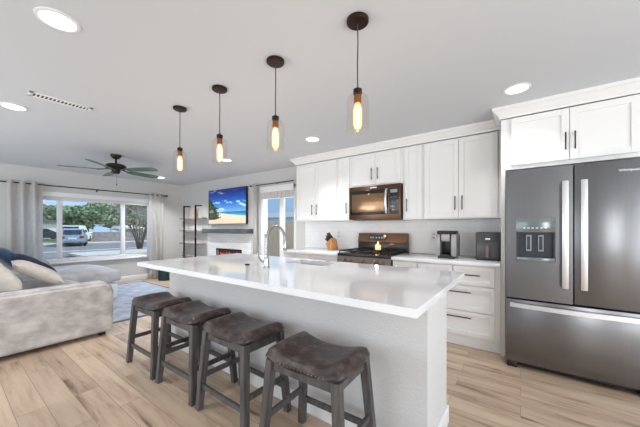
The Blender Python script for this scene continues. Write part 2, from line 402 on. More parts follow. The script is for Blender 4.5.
# crown moulding over the cabinets
def crown(x0, x1, yf, left_to, name):
    m = MB()
    # profile in (outward, z)
    pr = [(0.0, 2.335), (0.012, 2.335), (0.012, 2.36), (0.03, 2.375), (0.055, 2.405), (0.068, 2.41), (0.068, 2.4395), (0.0, 2.4395)]
    t = bmesh.new()
    def ring(fn): return [t.verts.new(fn(o, z)) for o, z in pr]
    r0 = ring(lambda o, z: (x0 - o, left_to, z)); r1 = ring(lambda o, z: (x0 - o, yf - o, z)); r2 = ring(lambda o, z: (x1, yf - o, z))
    for a, b in ((r0, r1), (r1, r2)):
        for i in range(len(pr)):
            j = (i + 1) % len(pr); t.faces.new([a[i], a[j], b[j], b[i]])
    t.faces.new(r0); t.faces.new(list(reversed(r2)))
    m.merge(t)
    return struct(m.obj(name, 'white', angle=20))
crown(-3.112, -0.16, 3.594, YW - 0.002, 'trim_1')
crown(-0.159, 0.95, 3.262, 3.52, 'trim_2')

# backsplash tile
bs = MB().box(-3.2, -0.16, YW - 0.012, YW - 0.001, 0.916, 1.376).obj('wall_backsplash', 'tile'); struct(bs)

# ------------------------------------------------------------------ kitchen cabinets
def shaker(m, x0, x1, z0, z1, yb, th=0.02, rail=0.055):
    y0 = yb - th
    m.box(x0, x0 + rail, y0, yb, z0, z1, 0.0015, 1).box(x1 - rail, x1, y0, yb, z0, z1, 0.0015, 1)
    m.box(x0 + rail, x1 - rail, y0, yb, z1 - rail, z1, 0.0015, 1).box(x0 + rail, x1 - rail, y0, yb, z0, z0 + rail, 0.0015, 1)
    m.box(x0 + rail - 0.002, x1 - rail + 0.002, yb - 0.008, yb, z0 + rail - 0.002, z1 - rail + 0.002)
    return m
def pull(root, door, a, b, y):
    # bar pull between points a and b (x,z) standing off the face at y
    m = MB(); d = 0.026
    ax, az = a; bx, bz = b
    m.tube([(ax, y - d, az), (bx, y - d, bz)], 0.0055, 8)
    ux, uz = (bx - ax), (bz - az)
    for t in (0.14, 0.86):
        m.tube([(ax + ux * t, y, az + uz * t), (ax + ux * t, y - d, az + uz * t)], 0.0045, 8)
    m.obj('handle', 'black_metal', door)
def cabinet(name, label, x0, x1, z0, z1, yface, doors=(), drawers=(), toe=False, extra=None, group=None):
    root = thing(name, label, 'cabinet', ((x0 + x1) / 2, YW - 0.02, z0), group)
    b = MB(); zb = z0 + (0.11 if toe else 0)
    b.box(x0, x1, yface, YW - 0.015, zb, z1, 0.001, 1)
    if toe: b.box(x0, x1, yface + 0.03, YW - 0.015, z0, zb + 0.002)
    b.obj('body', 'white', root)
    for (a, c, e, g, hs) in doors:
        d = shaker(MB(), a, c, e, g, yface - 0.0005).obj('door', 'white', root)
        if hs: pull(root, d, hs[0], hs[1], yface - 0.02)
    for (a, c, e, g, hs) in drawers:
        d = shaker(MB(), a, c, e, g, yface - 0.0005, rail=0.04).obj('drawer', 'white', root)
        if hs: pull(root, d, hs[0], hs[1], yface - 0.02)
    return root
YU = 3.614
ZB, ZT = 1.377, 2.335
cabinet('wall_cabinet', 'white double-door wall cabinet above the knife block, left of the microwave', -3.112, -2.282, ZB, ZT, YU,
        doors=[(-3.09, -2.703, 1.392, 2.322, ((-2.752, 1.48), (-2.752, 1.645))), (-2.699, -2.303, 1.392, 2.322, ((-2.66, 1.48), (-2.66, 1.645)))])
cabinet('narrow_wall_cabinet', 'narrow white single-door wall cabinet touching the left side of the microwave', -2.28, -2.034, ZB, ZT, YU,
        doors=[(-2.243, -2.068, 1.392, 2.322, ((-2.105, 1.48), (-2.105, 1.645)))])
cabinet('over_microwave_cabinet', 'short white two-door cabinet directly above the microwave', -2.032, -1.262, 1.862, ZT, YU,
        doors=[(-2.009, -1.652, 1.88, 2.322, ((-1.697, 1.945), (-1.697, 2.11))), (-1.648, -1.29, 1.88, 2.322, ((-1.606, 1.945), (-1.606, 2.11)))])
cabinet('narrow_wall_cabinet', 'narrow white single-door wall cabinet touching the right side of the microwave', -1.26, -1.0, ZB, ZT, YU,
        doors=[(-1.232, -1.015, 1.392, 2.322, ((-1.2, 1.48), (-1.2, 1.645)))])
cabinet('wall_cabinet', 'tall white double-door wall cabinet above the coffee maker and air fryer', -0.998, -0.16, ZB, ZT, YU,
        doors=[(-0.978, -0.592, 1.392, 2.322, ((-0.625, 1.48), (-0.625, 1.645))), (-0.588, -0.201, 1.392, 2.322, ((-0.55, 1.48), (-0.55, 1.645)))])
YF = 3.282
r = cabinet('fridge_cabinet', 'deep white two-door cabinet above the refrigerator with a full-height left side panel', -0.157, 0.95, 1.835, ZT, YF,
        doors=[(-0.074, 0.349, 1.871, 2.327, ((0.322, 1.955), (0.322, 2.11))), (0.353, 0.775, 1.871, 2.327, ((0.384, 1.955), (0.384, 2.11)))])
MB().box(-0.157, -0.12, YF - 0.004, YW - 0.015, 0.0, 2.335, 0.001, 1).obj('side_panel', 'white', r)
MB().box(0.85, 0.888, YF - 0.004, YW - 0.015, 0.0, 1.834, 0.001, 1).obj('side_panel', 'white', r)
YB = 3.292
cabinet('base_cabinet', 'white base cabinet with two drawers left of the range', -3.10, -2.062, 0, 0.875, YB, toe=True,
        drawers=[(-3.08, -2.57, 0.69, 0.862, ((-2.93, 0.78), (-2.73, 0.78))), (-2.56, -2.075, 0.69, 0.862, ((-2.4, 0.78), (-2.2, 0.78)))],
        doors=[(-3.08, -2.57, 0.135, 0.68, ((-2.61, 0.5), (-2.61, 0.64))), (-2.56, -2.075, 0.135, 0.68, ((-2.52, 0.5), (-2.52, 0.64)))])
cabinet('narrow_base_cabinet', 'narrow white base cabinet with one drawer right beside the range', -1.278, -0.976, 0, 0.875, YB, toe=True,
        drawers=[(-1.266, -0.985, 0.665, 0.862, None)], doors=[(-1.266, -0.985, 0.135, 0.655, None)])
cabinet('drawer_cabinet', 'white base cabinet of wide drawers with black bar pulls beside the refrigerator', -0.974, -0.16, 0, 0.875, YB, toe=True,
        drawers=[(-0.962, -0.60, 0.665, 0.862, ((-0.86, 0.775), (-0.70, 0.775))), (-0.588, -0.208, 0.665, 0.862, ((-0.487, 0.775), (-0.335, 0.775))),
                 (-0.962, -0.208, 0.393, 0.655, ((-0.77, 0.59), (-0.415, 0.59))), (-0.962, -0.208, 0.135, 0.383, ((-0.77, 0.325), (-0.415, 0.325)))])
tag(MB().box(-3.13, -2.06, 3.247, YW - 0.014, 0.876, 0.915, 0.003).obj('countertop', 'quartz'), 'white quartz countertop left of the range under the knife block', 'countertop')
tag(MB().box(-1.28, -0.16, 3.247, YW - 0.014, 0.876, 0.915, 0.003).obj('countertop', 'quartz'), 'white quartz countertop right of the range under the coffee maker', 'countertop')

# ------------------------------------------------------------------ microwave
r = thing('microwave', 'black stainless over-the-range microwave with a curved pale handle', 'microwave', (-1.65, 3.9, 1.386))
x0, x1, yf = -2.045, -1.272, 3.56
MB().box(x0, x1, yf + 0.03, YW - 0.02, 1.386, 1.858, 0.003).obj('body', 'oven_body', r)
d = MB().box(x0, x1, yf, yf + 0.03, 1.386, 1.858, 0.004).obj('front_panel', 'warmstainless', r)
w = MB().box(x0 + 0.02, -1.445, yf - 0.004, yf, 1.452, 1.80, 0.002).obj('door', 'black_gloss', r)
MB().box(x0 + 0.05, -1.50, yf - 0.0065, yf - 0.0035, 1.492, 1.745, 0.001).obj('window', mat('microwave_window', srgb(150, 120, 92), 0.18, 0.85), w)  # warm reflection painted into the window colour
hp = [(-1.463 , yf - 0.004, 1.47)] + [(-1.463, yf - 0.02 - 0.03 * math.sin(PI * k / 8), 1.48 + 0.3 * k / 8) for k in range(9)] + [(-1.463, yf - 0.004, 1.79)]
MB().tube(hp, 0.017, 10).obj('handle', 'steel', r)
kp = MB().box(-1.425, -1.30, yf - 0.004, yf, 1.455, 1.80, 0.002).obj('control_panel', 'black_gloss', r)
MB().box(-1.41, -1.315, yf - 0.0055, yf - 0.004, 1.74, 1.785).obj('clock_display', 'display', kp)
for i in range(5):
    for j in range(3):
        MB().box(-1.41 + j * 0.034, -1.385 + j * 0.034, yf - 0.006, yf - 0.004, 1.47 + i * 0.048, 1.50 + i * 0.048, 0.001, 1).obj('button', 'dark_plastic', kp)
MB().box(-1.71, -1.61, yf - 0.003, yf, 1.822, 1.838).obj('badge', 'logo', r)
MB().box(x0 + 0.05, x1 - 0.05, yf + 0.05, yf + 0.2, 1.381, 1.387).obj('vent_grille', 'black_plastic', r)

# ------------------------------------------------------------------ range
r = thing('gas_range', 'black stainless gas range with five knobs and tall backguard', 'range', (-1.64, 3.6, 0))
x0, x1, yf = -2.055, -1.285, 3.255
b = MB().box(x0, x1, yf + 0.02, YW - 0.03, 0.02, 0.885, 0.004)
b.obj('body', 'oven_body', r)
MB().box(x0, x1, yf - 0.005, YW - 0.1, 0.885, 0.925, 0.006).obj('cooktop', 'oven_body', r)
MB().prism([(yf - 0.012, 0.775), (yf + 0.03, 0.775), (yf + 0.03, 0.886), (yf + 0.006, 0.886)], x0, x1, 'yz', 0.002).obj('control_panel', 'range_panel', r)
dd = MB().box(x0 + 0.005, x1 - 0.005, yf - 0.01, yf + 0.02, 0.2, 0.765, 0.005).obj('oven_door', 'warmstainless', r)
MB().box(x0 + 0.1, x1 - 0.1, yf - 0.013, yf - 0.009, 0.3, 0.62, 0.003).obj('window', 'black_gloss', dd)
MB().tube([(x0 + 0.06, yf - 0.01, 0.71), (x0 + 0.06, yf - 0.05, 0.71), (x1 - 0.06, yf - 0.05, 0.71), (x1 - 0.06, yf - 0.01, 0.71)], 0.012, 10).obj('handle', 'steel', dd)
MB().box(x0 + 0.005, x1 - 0.005, yf - 0.01, yf + 0.02, 0.05, 0.192, 0.005).obj('warming_drawer', 'warmstainless', r)
for kx in (-1.945, -1.855, -1.67, -1.49, -1.40):
    k = MB().lathe([(0.027, 0.0), (0.027, 0.012), (0.022, 0.016), (0.02, 0.04), (0.012, 0.043)], (kx, yf - 0.002, 0.832), 18, 'y').obj('knob', mat('knob_metal', srgb(134, 120, 112), 0.35, 0.6) if kx < -1.9 else bpy.data.materials['knob_metal'], r)
for bx, by, br in ((-1.895, 3.4, 0.045), (-1.895, 3.68, 0.04), (-1.67, 3.54, 0.05), (-1.455, 3.4, 0.05), (-1.455, 3.68, 0.04)):
    MB().lathe([(br, 0.925), (br, 0.934), (br * 0.7, 0.936), (br * 0.7, 0.944), (0.004, 0.945)], (bx, by, 0), 18).obj('burner', 'iron', r)
for gx0, gx1 in ((-2.035, -1.81), (-1.80, -1.545), (-1.535, -1.31)):
    g = MB()
    for y in (3.265, 3.54, 3.81): g.box(gx0, gx1, y - 0.006, y + 0.006, 0.948, 0.962, 0.002, 1)
    for x in (gx0, (gx0 + gx1) / 2 - 0.006, gx1 - 0.012): g.box(x, x + 0.012, 3.259, 3.816, 0.948, 0.962, 0.002, 1)
    for x in (gx0, gx1 - 0.012):
        for y in (3.262, 3.8): g.box(x, x + 0.012, y, y + 0.012, 0.924, 0.95)
    g.obj('grate', 'iron', r)
bg_ = MB(); bg_.box(x0, x1, 3.86, YW - 0.02, 0.9, 1.06, 0.003).obj('backguard_base', 'oven_body', r)
bgd = MB().prism([(3.845, 1.055), (3.94, 1.055), (3.94, 1.19), (3.87, 1.19)], x0, x1, 'yz', 0.006).obj('backguard', 'warmstainless', r)
MB().bar((-1.87, 3.857, 1.125), (-1.59, 3.857, 1.125), 0.004, 0.075, up=(0, 0.16, 1)).obj('clock_display', 'black_gloss', bgd)
for px in (-1.835, -1.80, -1.745, -1.70, -1.66, -1.625): MB().box(px - 0.012, px + 0.012, 3.848, 3.852, 1.112, 1.136).obj('display_segment', 'display', bgd)

# lit candle on the cooktop
r = thing('candle', 'lit candle in a glass jar glowing on the range top', 'candle', (-1.59, 3.56, 0.963))
MB().lathe([(0.001, 0.0), (0.042, 0.0), (0.045, 0.004), (0.045, 0.095), (0.042, 0.095), (0.042, 0.006), (0.001, 0.006)], (-1.59, 3.56, 0.963), 20, cap=False).obj('jar', 'clearglass', r)
MB().lathe([(0.040, 0.0), (0.040, 0.06), (0.03, 0.058)], (-1.59, 3.56, 0.970), 20).obj('wax', 'candle', r)
MB().lathe([(0.001, 0.0), (0.008, 0.008), (0.009, 0.018), (0.001, 0.042)], (-1.59, 3.56, 1.032), 10).obj('flame', 'flame', r)
lamp('candle_light', 'POINT', (-1.59, 3.52, 1.09), (0, 0, 0), 1.0, (1.0, 0.6, 0.28), shadow_soft_size=0.02)

# ------------------------------------------------------------------ refrigerator
r = thing('refrigerator', 'black stainless french-door refrigerator with water dispenser in the left door', 'refrigerator', (0.355, 3.5, 0))
x0, x1, yf, xm = -0.108, 0.818, 3.073, 0.355
MB().box(x0 + 0.004, x1 - 0.004, yf + 0.085, 3.93, 0.03, 1.775, 0.006).obj('body', 'dark_plastic', r)
# left door with a real recess
dx0, dx1, dz0, dz1 = -0.031, 0.241, 0.972, 1.358
dl = MB()
dl.box(x0, dx0, yf, yf + 0.078, 0.635, 1.79, 0.0).box(dx1, xm - 0.004, yf, yf + 0.078, 0.635, 1.79).box(dx0, dx1, yf, yf + 0.078, 0.635, dz0).box(dx0, dx1, yf, yf + 0.078, dz1, 1.79)
bmesh.ops.remove_doubles(dl.bm, verts=dl.bm.verts, dist=1e-5)
dleft = dl.obj('door', 'blackstainless', r)
dp = MB().box(dx0, dx1, yf - 0.003, yf + 0.03, 1.228, dz1, 0.003).obj('dispenser_panel', 'disp_panel', dleft)
for k in range(6):
    MB().box(dx0 + 0.05 + k * 0.03, dx0 + 0.066 + k * 0.03, yf - 0.005, yf - 0.003, 1.262, 1.27).obj('button', 'logo', dp)
rc = MB()
rc.box(dx0, dx1, yf + 0.062, yf + 0.074, dz0, 1.228).box(dx0, dx0 + 0.012, yf, yf + 0.07, dz0, 1.228).box(dx1 - 0.012, dx1, yf, yf + 0.07, dz0, 1.228)
rc = rc.obj('dispenser_recess', 'disp_dark', dleft)
for px in (0.055, 0.14):
    MB().box(px - 0.035 + 0.02, px + 0.025, yf + 0.035, yf + 0.045, 1.06, 1.205, 0.004).obj('paddle', mat('paddle_plastic', srgb(150, 158, 166), 0.3) if px < 0.1 else bpy.data.materials['paddle_plastic'], rc)
    MB().box(px - 0.007, px + 0.017, yf + 0.033, yf + 0.036, 1.075, 1.19, 0.002).obj('paddle_inset', 'disp_dark', rc)
MB().box(dx0 + 0.003, dx1 - 0.003, yf - 0.008, yf + 0.06, dz0, dz0 + 0.035, 0.004).obj('drip_tray', 'disp_panel', rc)
dright = MB().box(xm + 0.004, x1, yf, yf + 0.078, 0.635, 1.79, 0.006).obj('door', 'blackstainless', r)
fz = MB().box(x0, x1, yf, yf + 0.078, 0.055, 0.622, 0.006).obj('freezer_drawer', 'blackstainless', r)
def fhandle(hx, parent):
    m = MB(); m.box(hx - 0.021, hx + 0.021, yf - 0.062, yf - 0.042, 0.765, 1.655, 0.006)
    m.box(hx - 0.015, hx + 0.015, yf - 0.045, yf, 0.79, 0.83).box(hx - 0.015, hx + 0.015, yf - 0.045, yf, 1.59, 1.63)
    m.obj('handle', 'steel', parent)
fhandle(0.298, dleft); fhandle(0.412, dright)
pts = [(-0.075 + (0.86) * k / 14, yf - 0.03 - 0.03 * math.sin(PI * k / 14), 0.578) for k in range(15)]
hm = MB()
for a, b in zip(pts[:-1], pts[1:]): hm.bar(a, b, 0.016, 0.038)
hm.box(-0.077, -0.045, yf - 0.035, yf, 0.561, 0.595).box(0.755, 0.787, yf - 0.035, yf, 0.561, 0.595)
hm.obj('handle', 'steel', fz)
MB().box(x0 + 0.03, x1 - 0.03, yf + 0.05, yf + 0.09, 0.012, 0.052, 0.004).obj('kick_grille', 'black_plastic', r)
for fx in (x0 + 0.045, x1 - 0.045): MB().box(fx - 0.04, fx + 0.04, yf + 0.005, yf + 0.1, 0.0, 0.05, 0.008).obj('foot', 'black_plastic', r)
for hx in (x0 + 0.05, x1 - 0.05): MB().box(hx - 0.04, hx + 0.04, yf + 0.02, yf + 0.16, 1.775, 1.80, 0.004).obj('hinge_cover', 'black_plastic', r)
def text(body, size, loc, rot, material, parent, name, ext=0.0008):
    c = bpy.data.curves.new(name, 'FONT'); c.body = body; c.size = size; c.extrude = ext; c.align_x = 'LEFT'
    o = bpy.data.objects.new(name, c); COL.objects.link(o)
    dg = bpy.context.evaluated_depsgraph_get(); me = bpy.data.meshes.new_from_object(o.evaluated_get(dg))
    bpy.data.objects.remove(o); bpy.data.curves.remove(c)
    me.materials.append(M[material]); q = bpy.data.objects.new(name, me); COL.objects.link(q)
    q.parent = parent; q.location = Vector(loc) - origin(parent); q.rotation_euler = rot; return q
text('Whirlpool', 0.027, (0.612, yf - 0.001, 1.70), (PI / 2, 0, 0), 'logo', dright, 'lettering')

# ------------------------------------------------------------------ countertop appliances
r = thing('coffee_maker', 'silver and black single-serve coffee maker on the right-hand counter', 'coffee maker', (-0.68, 3.55, 0.9155))
bx0, bx1 = -0.805, -0.59
MB().box(bx0 + 0.02, bx1 - 0.02, 3.43, 3.68, 0.9155, 0.945, 0.008).obj('base', 'black_plastic', r)
MB().box(bx0, bx1, 3.56, 3.70, 0.93, 1.20, 0.02).obj('water_tower', 'black_plastic', r)
MB().box(bx0 - 0.002, bx0 + 0.045, 3.44, 3.62, 0.94, 1.195, 0.008).obj('side_panel', 'appliance_silver', r)
MB().box(bx1 - 0.055, bx1 + 0.002, 3.44, 3.62, 0.94, 1.195, 0.008).obj('side_panel', 'appliance_silver', r)
MB().box(bx0 + 0.01, bx1 - 0.01, 3.42, 3.66, 1.195, 1.235, 0.014).obj('lid', 'black_plastic', r)
MB().box(bx0 + 0.055, bx1 - 0.065, 3.43, 3.56, 1.11, 1.2, 0.01).obj('brew_head', 'appliance_silver', r)
MB().box(bx0 + 0.06, bx1 - 0.07, 3.425, 3.53, 0.944, 0.955, 0.003).obj('drip_tray', 'dark_plastic', r)

r = thing('air_fryer', 'dark grey boxy air fryer with front basket beside the refrigerator panel', 'air fryer', (-0.30, 3.6, 0.9155))
MB().box(-0.405, -0.17, 3.50, 3.82, 0.922, 1.22, 0.014).obj('body', 'dark_plastic', r)
bk = MB().box(-0.39, -0.185, 3.485, 3.52, 0.93, 1.11, 0.008).obj('basket', mat('fryer_grey', srgb(84, 84, 84), 0.3, 0.3), r)
MB().box(-0.302, -0.272, 3.43, 3.49, 0.955, 1.085, 0.006).obj('handle', mat('handle_tan', srgb(126, 108, 98), 0.35, 0.4), bk)
MB().box(-0.31, -0.265, 3.496, 3.501, 1.14, 1.156).obj('badge', 'logo', r)
for fx in (-0.385, -0.195):
    for fy in (3.53, 3.79): MB().lathe([(0.012, 0.9155), (0.012, 0.924)], (fx, fy, 0), 10).obj('foot', 'black_plastic', r)

r = thing('knife_block', 'slanted oak knife block full of black-handled knives on the left counter', 'knife block', (-2.445, 3.73, 0.9155))
kb = MB().prism([(-2.50, 0.9155), (-2.385, 0.9155), (-2.405, 1.06), (-2.44, 1.105), (-2.535, 1.02)], 3.66, 3.80, 'xz', 0.004)
kb = kb.obj('block', 'knife_wood', r)
for i in range(3):
    for j in range(3):
        kx = -2.46 - 0.028 * j + 0.0; kz = 1.083 - 0.025 * j; ky = 3.69 + 0.04 * i; ln = 0.125 - 0.02 * j + 0.01 * i
        dx, dz = -0.62, 0.78
        tag(MB().bar((kx + 0.006, ky, kz + 0.008), (kx + dx * ln, ky, kz + dz * ln), 0.017, 0.012, up=(0, 1, 0), bev=0.003).obj('knife', 'black_plastic'), 'black-handled kitchen knife standing in the oak knife block', 'knife', 'knives in the oak block')

for ox, lab in ((-2.475, 'white wall outlet on the backsplash between knife block and range'), (-0.955, 'white wall outlet on the backsplash left of the coffee maker')):
    p = MB().box(ox - 0.04, ox + 0.04, YW - 0.019, YW - 0.0125, 1.10, 1.22, 0.003).obj('wall_outlet', 'plate'); p.location = (0, 0, 0); tag(p, lab, 'outlet')
    for z in (1.135, 1.185): MB().box(ox - 0.016, ox + 0.016, YW - 0.021, YW - 0.0185, z - 0.013, z + 0.013, 0.003).obj('socket', 'slot', p)

# ------------------------------------------------------------------ island
IX0, IX1, IY0, IY1 = -3.2, -0.361, 1.21, 2.46
r = thing('kitchen_island', 'long white kitchen island base with textured front behind the stools', 'island', (-1.76, 1.8, 0))
MB().box(-3.13, -0.393, 1.5, 1.96, 0, 0.8745).obj('pony_wall', 'island_wall', r)
MB().box(-3.05, -0.50, 1.96, 2.40, 0.1, 0.66).obj('cabinet_body', 'white', r)
MB().box(-3.05, -0.50, 1.96, 2.36, 0.0, 0.1).obj('toe_kick', 'white', r)
MB().box(-3.05, -2.1, 1.96, 2.40, 0.66, 0.8745).obj('cabinet_end', 'white', r)
MB().box(-1.38, -0.50, 1.96, 2.40, 0.66, 0.8745).obj('cabinet_end', 'white', r)
for i in range(5):
    a = -3.05 + i * 0.51
    t = bmesh.new(); t.free()
    m = MB(); m.box(a + 0.006, a + 0.504, 2.40, 2.42, 0.13, 0.86 if i in (0, 3, 4) else 0.64, 0.002, 1); m.obj('door', 'white', r)
bb = MB(); bb.box(-3.146, -0.377, 1.484, 1.5, 0, 0.11, 0.003).box(-0.393, -0.377, 1.484, 1.96, 0, 0.11, 0.003).box(-3.146, -3.13, 1.484, 1.96, 0, 0.11, 0.003)
bb.obj('baseboard', 'trim', r)
# countertop with sink cut-out
SX0, SX1, SY0, SY1 = -1.98, -1.48, 2.09, 2.38
ct = MB(); t = bmesh.new()
xs = [IX0, SX0, SX1, IX1]; ys = [IY0, SY0, SY1, IY1]
vg = {}
for lv, z in ((0, 0.875), (1, 0.915)):
    for i, x in enumerate(xs):
        for j, y in enumerate(ys): vg[i, j, lv] = t.verts.new((x, y, z))
for i in range(3):
    for j in range(3):
        if (i, j) == (1, 1): continue
        t.faces.new([vg[i, j, 1], vg[i + 1, j, 1], vg[i + 1, j + 1, 1], vg[i, j + 1, 1]])
        t.faces.new([vg[i, j + 1, 0], vg[i + 1, j + 1, 0], vg[i + 1, j, 0], vg[i, j, 0]])
def side(a, b):
    t.faces.new([vg[a + (0,)], vg[b + (0,)], vg[b + (1,)], vg[a + (1,)]])
for k in range(3):
    side((k, 0), (k + 1, 0)); side((k + 1, 3), (k, 3)); side((0, k + 1), (0, k)); side((3, k), (3, k + 1))
side((2, 1), (1, 1)); side((1, 2), (2, 2)); side((1, 1), (1, 2)); side((2, 2), (2, 1))
ct.merge(t)
tag(ct.obj('island_countertop', 'quartz', smooth=False), 'large white quartz slab on the kitchen island with the sink cut-out', 'countertop')
sk = MB()
sk.box(SX0 - 0.012, SX0, SY0 - 0.012, SY1 + 0.012, 0.68, 0.874).box(SX1, SX1 + 0.012, SY0 - 0.012, SY1 + 0.012, 0.68, 0.874)
sk.box(SX0, SX1, SY0 - 0.012, SY0, 0.68, 0.874).box(SX0, SX1, SY1, SY1 + 0.012, 0.68, 0.874).box(SX0 - 0.012, SX1 + 0.012, SY0 - 0.012, SY1 + 0.012, 0.668, 0.68)
tag(sk.obj('sink', 'steel'), 'steel undermount sink in the island countertop', 'sink')
# faucet
r = thing('faucet', 'tall brushed nickel spring gooseneck faucet on the island', 'faucet', (-1.807, 1.695, 0.9155))
fx, fy = -1.807, 1.695
MB().lathe([(0.028, 0.9155), (0.028, 0.922), (0.022, 0.93), (0.022, 1.0), (0.018, 1.01), (0.001, 1.011)], (fx, fy, 0), 18).obj('base', 'nickel', r)
arc = [(fx, fy, 1.0), (fx, fy, 1.12)] + [(fx, fy + 0.115 - 0.115 * math.cos(PI * k / 14), 1.165 + 0.115 * math.sin(PI * k / 14)) for k in range(15)]
MB().tube(arc + [(fx, fy + 0.236, 1.13)], 0.0135, 12).obj('neck', 'nickel', r)
sp_ = []
n = 160
for i in range(n):
    u = i / (n - 1) * 0.62; a = i * 2 * PI / 10
    L_ = u * 0.33
    z = 1.01 + L_
    sp_.append((fx + 0.019 * math.cos(a), fy + 0.019 * math.sin(a), z))
MB().tube(sp_, 0.003, 6).obj('spring', 'nickel', r)
MB().lathe([(0.013, 1.155), (0.017, 1.14), (0.02, 1.09), (0.021, 1.06), (0.016, 1.052), (0.001, 1.052)], (fx, fy + 0.236, 0), 16).obj('spray_head', 'nickel', r)
MB().tube([(fx - 0.018, fy, 0.965), (fx - 0.055, fy - 0.008, 0.968), (fx - 0.085, fy - 0.012, 1.0), (fx - 0.10, fy - 0.014, 1.045)], 0.009, 10, radii=[0.012, 0.011, 0.009, 0.008]).obj('lever', 'nickel', r)
tag(MB().lathe([(0.024, 0.9153), (0.024, 0.921), (0.02, 0.925), (0.01, 0.926), (0.01, 0.923), (0.001, 0.923)], (-2.10, 1.725, 0), 18).obj('air_switch', 'black_metal'), 'small round dark button set in the island countertop left of the faucet', 'switch')

# ------------------------------------------------------------------ stools
def saddle_seat(w, d):
    NX, NY = 22, 16; t = bmesh.new(); top = {}; bot = {}
    def pos(i, j):
        u = -1 + 2 * i / NX; v = -1 + 2 * j / NY
        # rounded rectangle mapping
        x = u * w / 2; y = v * d / 2
        e = (abs(u) ** 5 + abs(v) ** 5)
        k = max(1.0, e ** (1 / 5)); x /= k ** 0.6; y /= k ** 0.6
        edge = max(abs(u), abs(v))
        z = 0.579 + 0.040 * min(1.0, abs(u) * 1.15) ** 2 + 0.010 * (1 - v * v)
        fall = (max(0, edge - 0.72) / 0.28) ** 2.2
        z -= 0.034 * fall
        # scaffold curve of the lower edge
        zb = 0.551 + 0.008 * u * u
        return x, y, z, zb
    for i in range(NX + 1):
        for j in range(NY + 1):
            x, y, z, zb = pos(i, j); top[i, j] = t.verts.new((x, y, z))
    for i in range(NX):
        for j in range(NY): t.faces.new([top[i, j], top[i + 1, j], top[i + 1, j + 1], top[i, j + 1]])
    loop = [(i, 0) for i in range(NX)] + [(NX, j) for j in range(NY)] + [(i, NY) for i in range(NX, 0, -1)] + [(0, j) for j in range(NY, 0, -1)]
    rings = [[top[k] for k in loop]]
    for sc, fz in ((1.022, 0.30), (1.02, 0.65), (0.985, 1.0)):
        rg = []
        for k in loop:
            x, y, z, zb = pos(*k); rg.append(t.verts.new((x * sc, y * sc, z + (zb - z) * fz)))
        rings.append(rg)
    for a, b in zip(rings[:-1], rings[1:]):
        for k in range(len(loop)):
            q = (k + 1) % len(loop); t.faces.new([a[q], a[k], b[k], b[q]])
    t.faces.new(rings[-1])
    edge_pts = [v.co.copy() for v in rings[-1]]
    m = MB(); m.merge(t); return m, edge_pts
def make_stool():
    r = thing('bar_stool', 'x', 'stool', (0, 0, 0), 'saddle bar stools along the island')
    m, ep = saddle_seat(0.49, 0.36); m.obj('seat', 'leather', r, angle=60)
    nm = MB(); tot = 0; last = None
    for p in ep + ep[:1]:
        if last is not None:
            L_ = (p - last).length; k = max(1, round(L_ / 0.016))
            for q in range(k):
                c = last.lerp(p, q / k); out = Vector((c.x / 0.245, c.y / 0.18, 0)).normalized() * 0.003
                nm.sphere(c + out + Vector((0, 0, 0.010)), 0.0048, u=6, v=4)
        last = p
    nm.obj('nailhead_trim', 'nail', r)
    ap = MB()
    tx, ty = 0.205, 0.145
    for sy in (-1, 1): ap.bar((-tx, sy * ty, 0.524), (tx, sy * ty, 0.524), 0.022, 0.058, bev=0.002)
    for sx in (-1, 1): ap.bar((sx * tx, -ty, 0.524), (sx * tx, ty, 0.524), 0.022, 0.058, bev=0.002)
    ap.obj('apron', 'stool_wood', r)
    bxx, byy = 0.252, 0.182
    for sx in (-1, 1):
        for sy in (-1, 1):
            MB().bar((sx * bxx, sy * byy, 0.0), (sx * (tx + 0.002), sy * (ty + 0.002), 0.553), 0.042, 0.042, up=(0, 1, 0), w2=0.046, h2=0.046, bev=0.003).obj('leg', 'stool_wood', r)
    def at(z, sx, sy):
        k = z / 0.568; return (sx * (bxx + (tx - bxx) * k), sy * (byy + (ty - byy) * k), z)
    for sy, z in ((-1, 0.17), (1, 0.17)): MB().bar(at(z, -1, sy), at(z, 1, sy), 0.02, 0.034, bev=0.002).obj('stretcher', 'stool_wood', r)
    for sx in (-1, 1): MB().bar(at(0.235, sx, -1), at(0.235, sx, 1), 0.02, 0.034, bev=0.002).obj('stretcher', 'stool_wood', r)
    return r
st0 = make_stool()
labels = ['brown leather saddle bar stool nearest the rug, leftmost of the four', 'brown leather saddle bar stool second from the rug end of the island',
          'brown leather saddle bar stool third from the rug end of the island', 'brown leather saddle bar stool nearest the viewer, rightmost of the four']
for i, (sx, sy, rz) in enumerate(((-2.745, 1.245, 0), (-2.155, 1.25, 0.01), (-1.565, 1.25, -0.02), (-0.90, 1.225, 0.03))):
    s_ = st0 if i == 0 else copy_tree(st0)
    s_.location = (sx, sy, 0); s_.rotation_euler = (0, 0, rz); s_['label'] = labels[i]

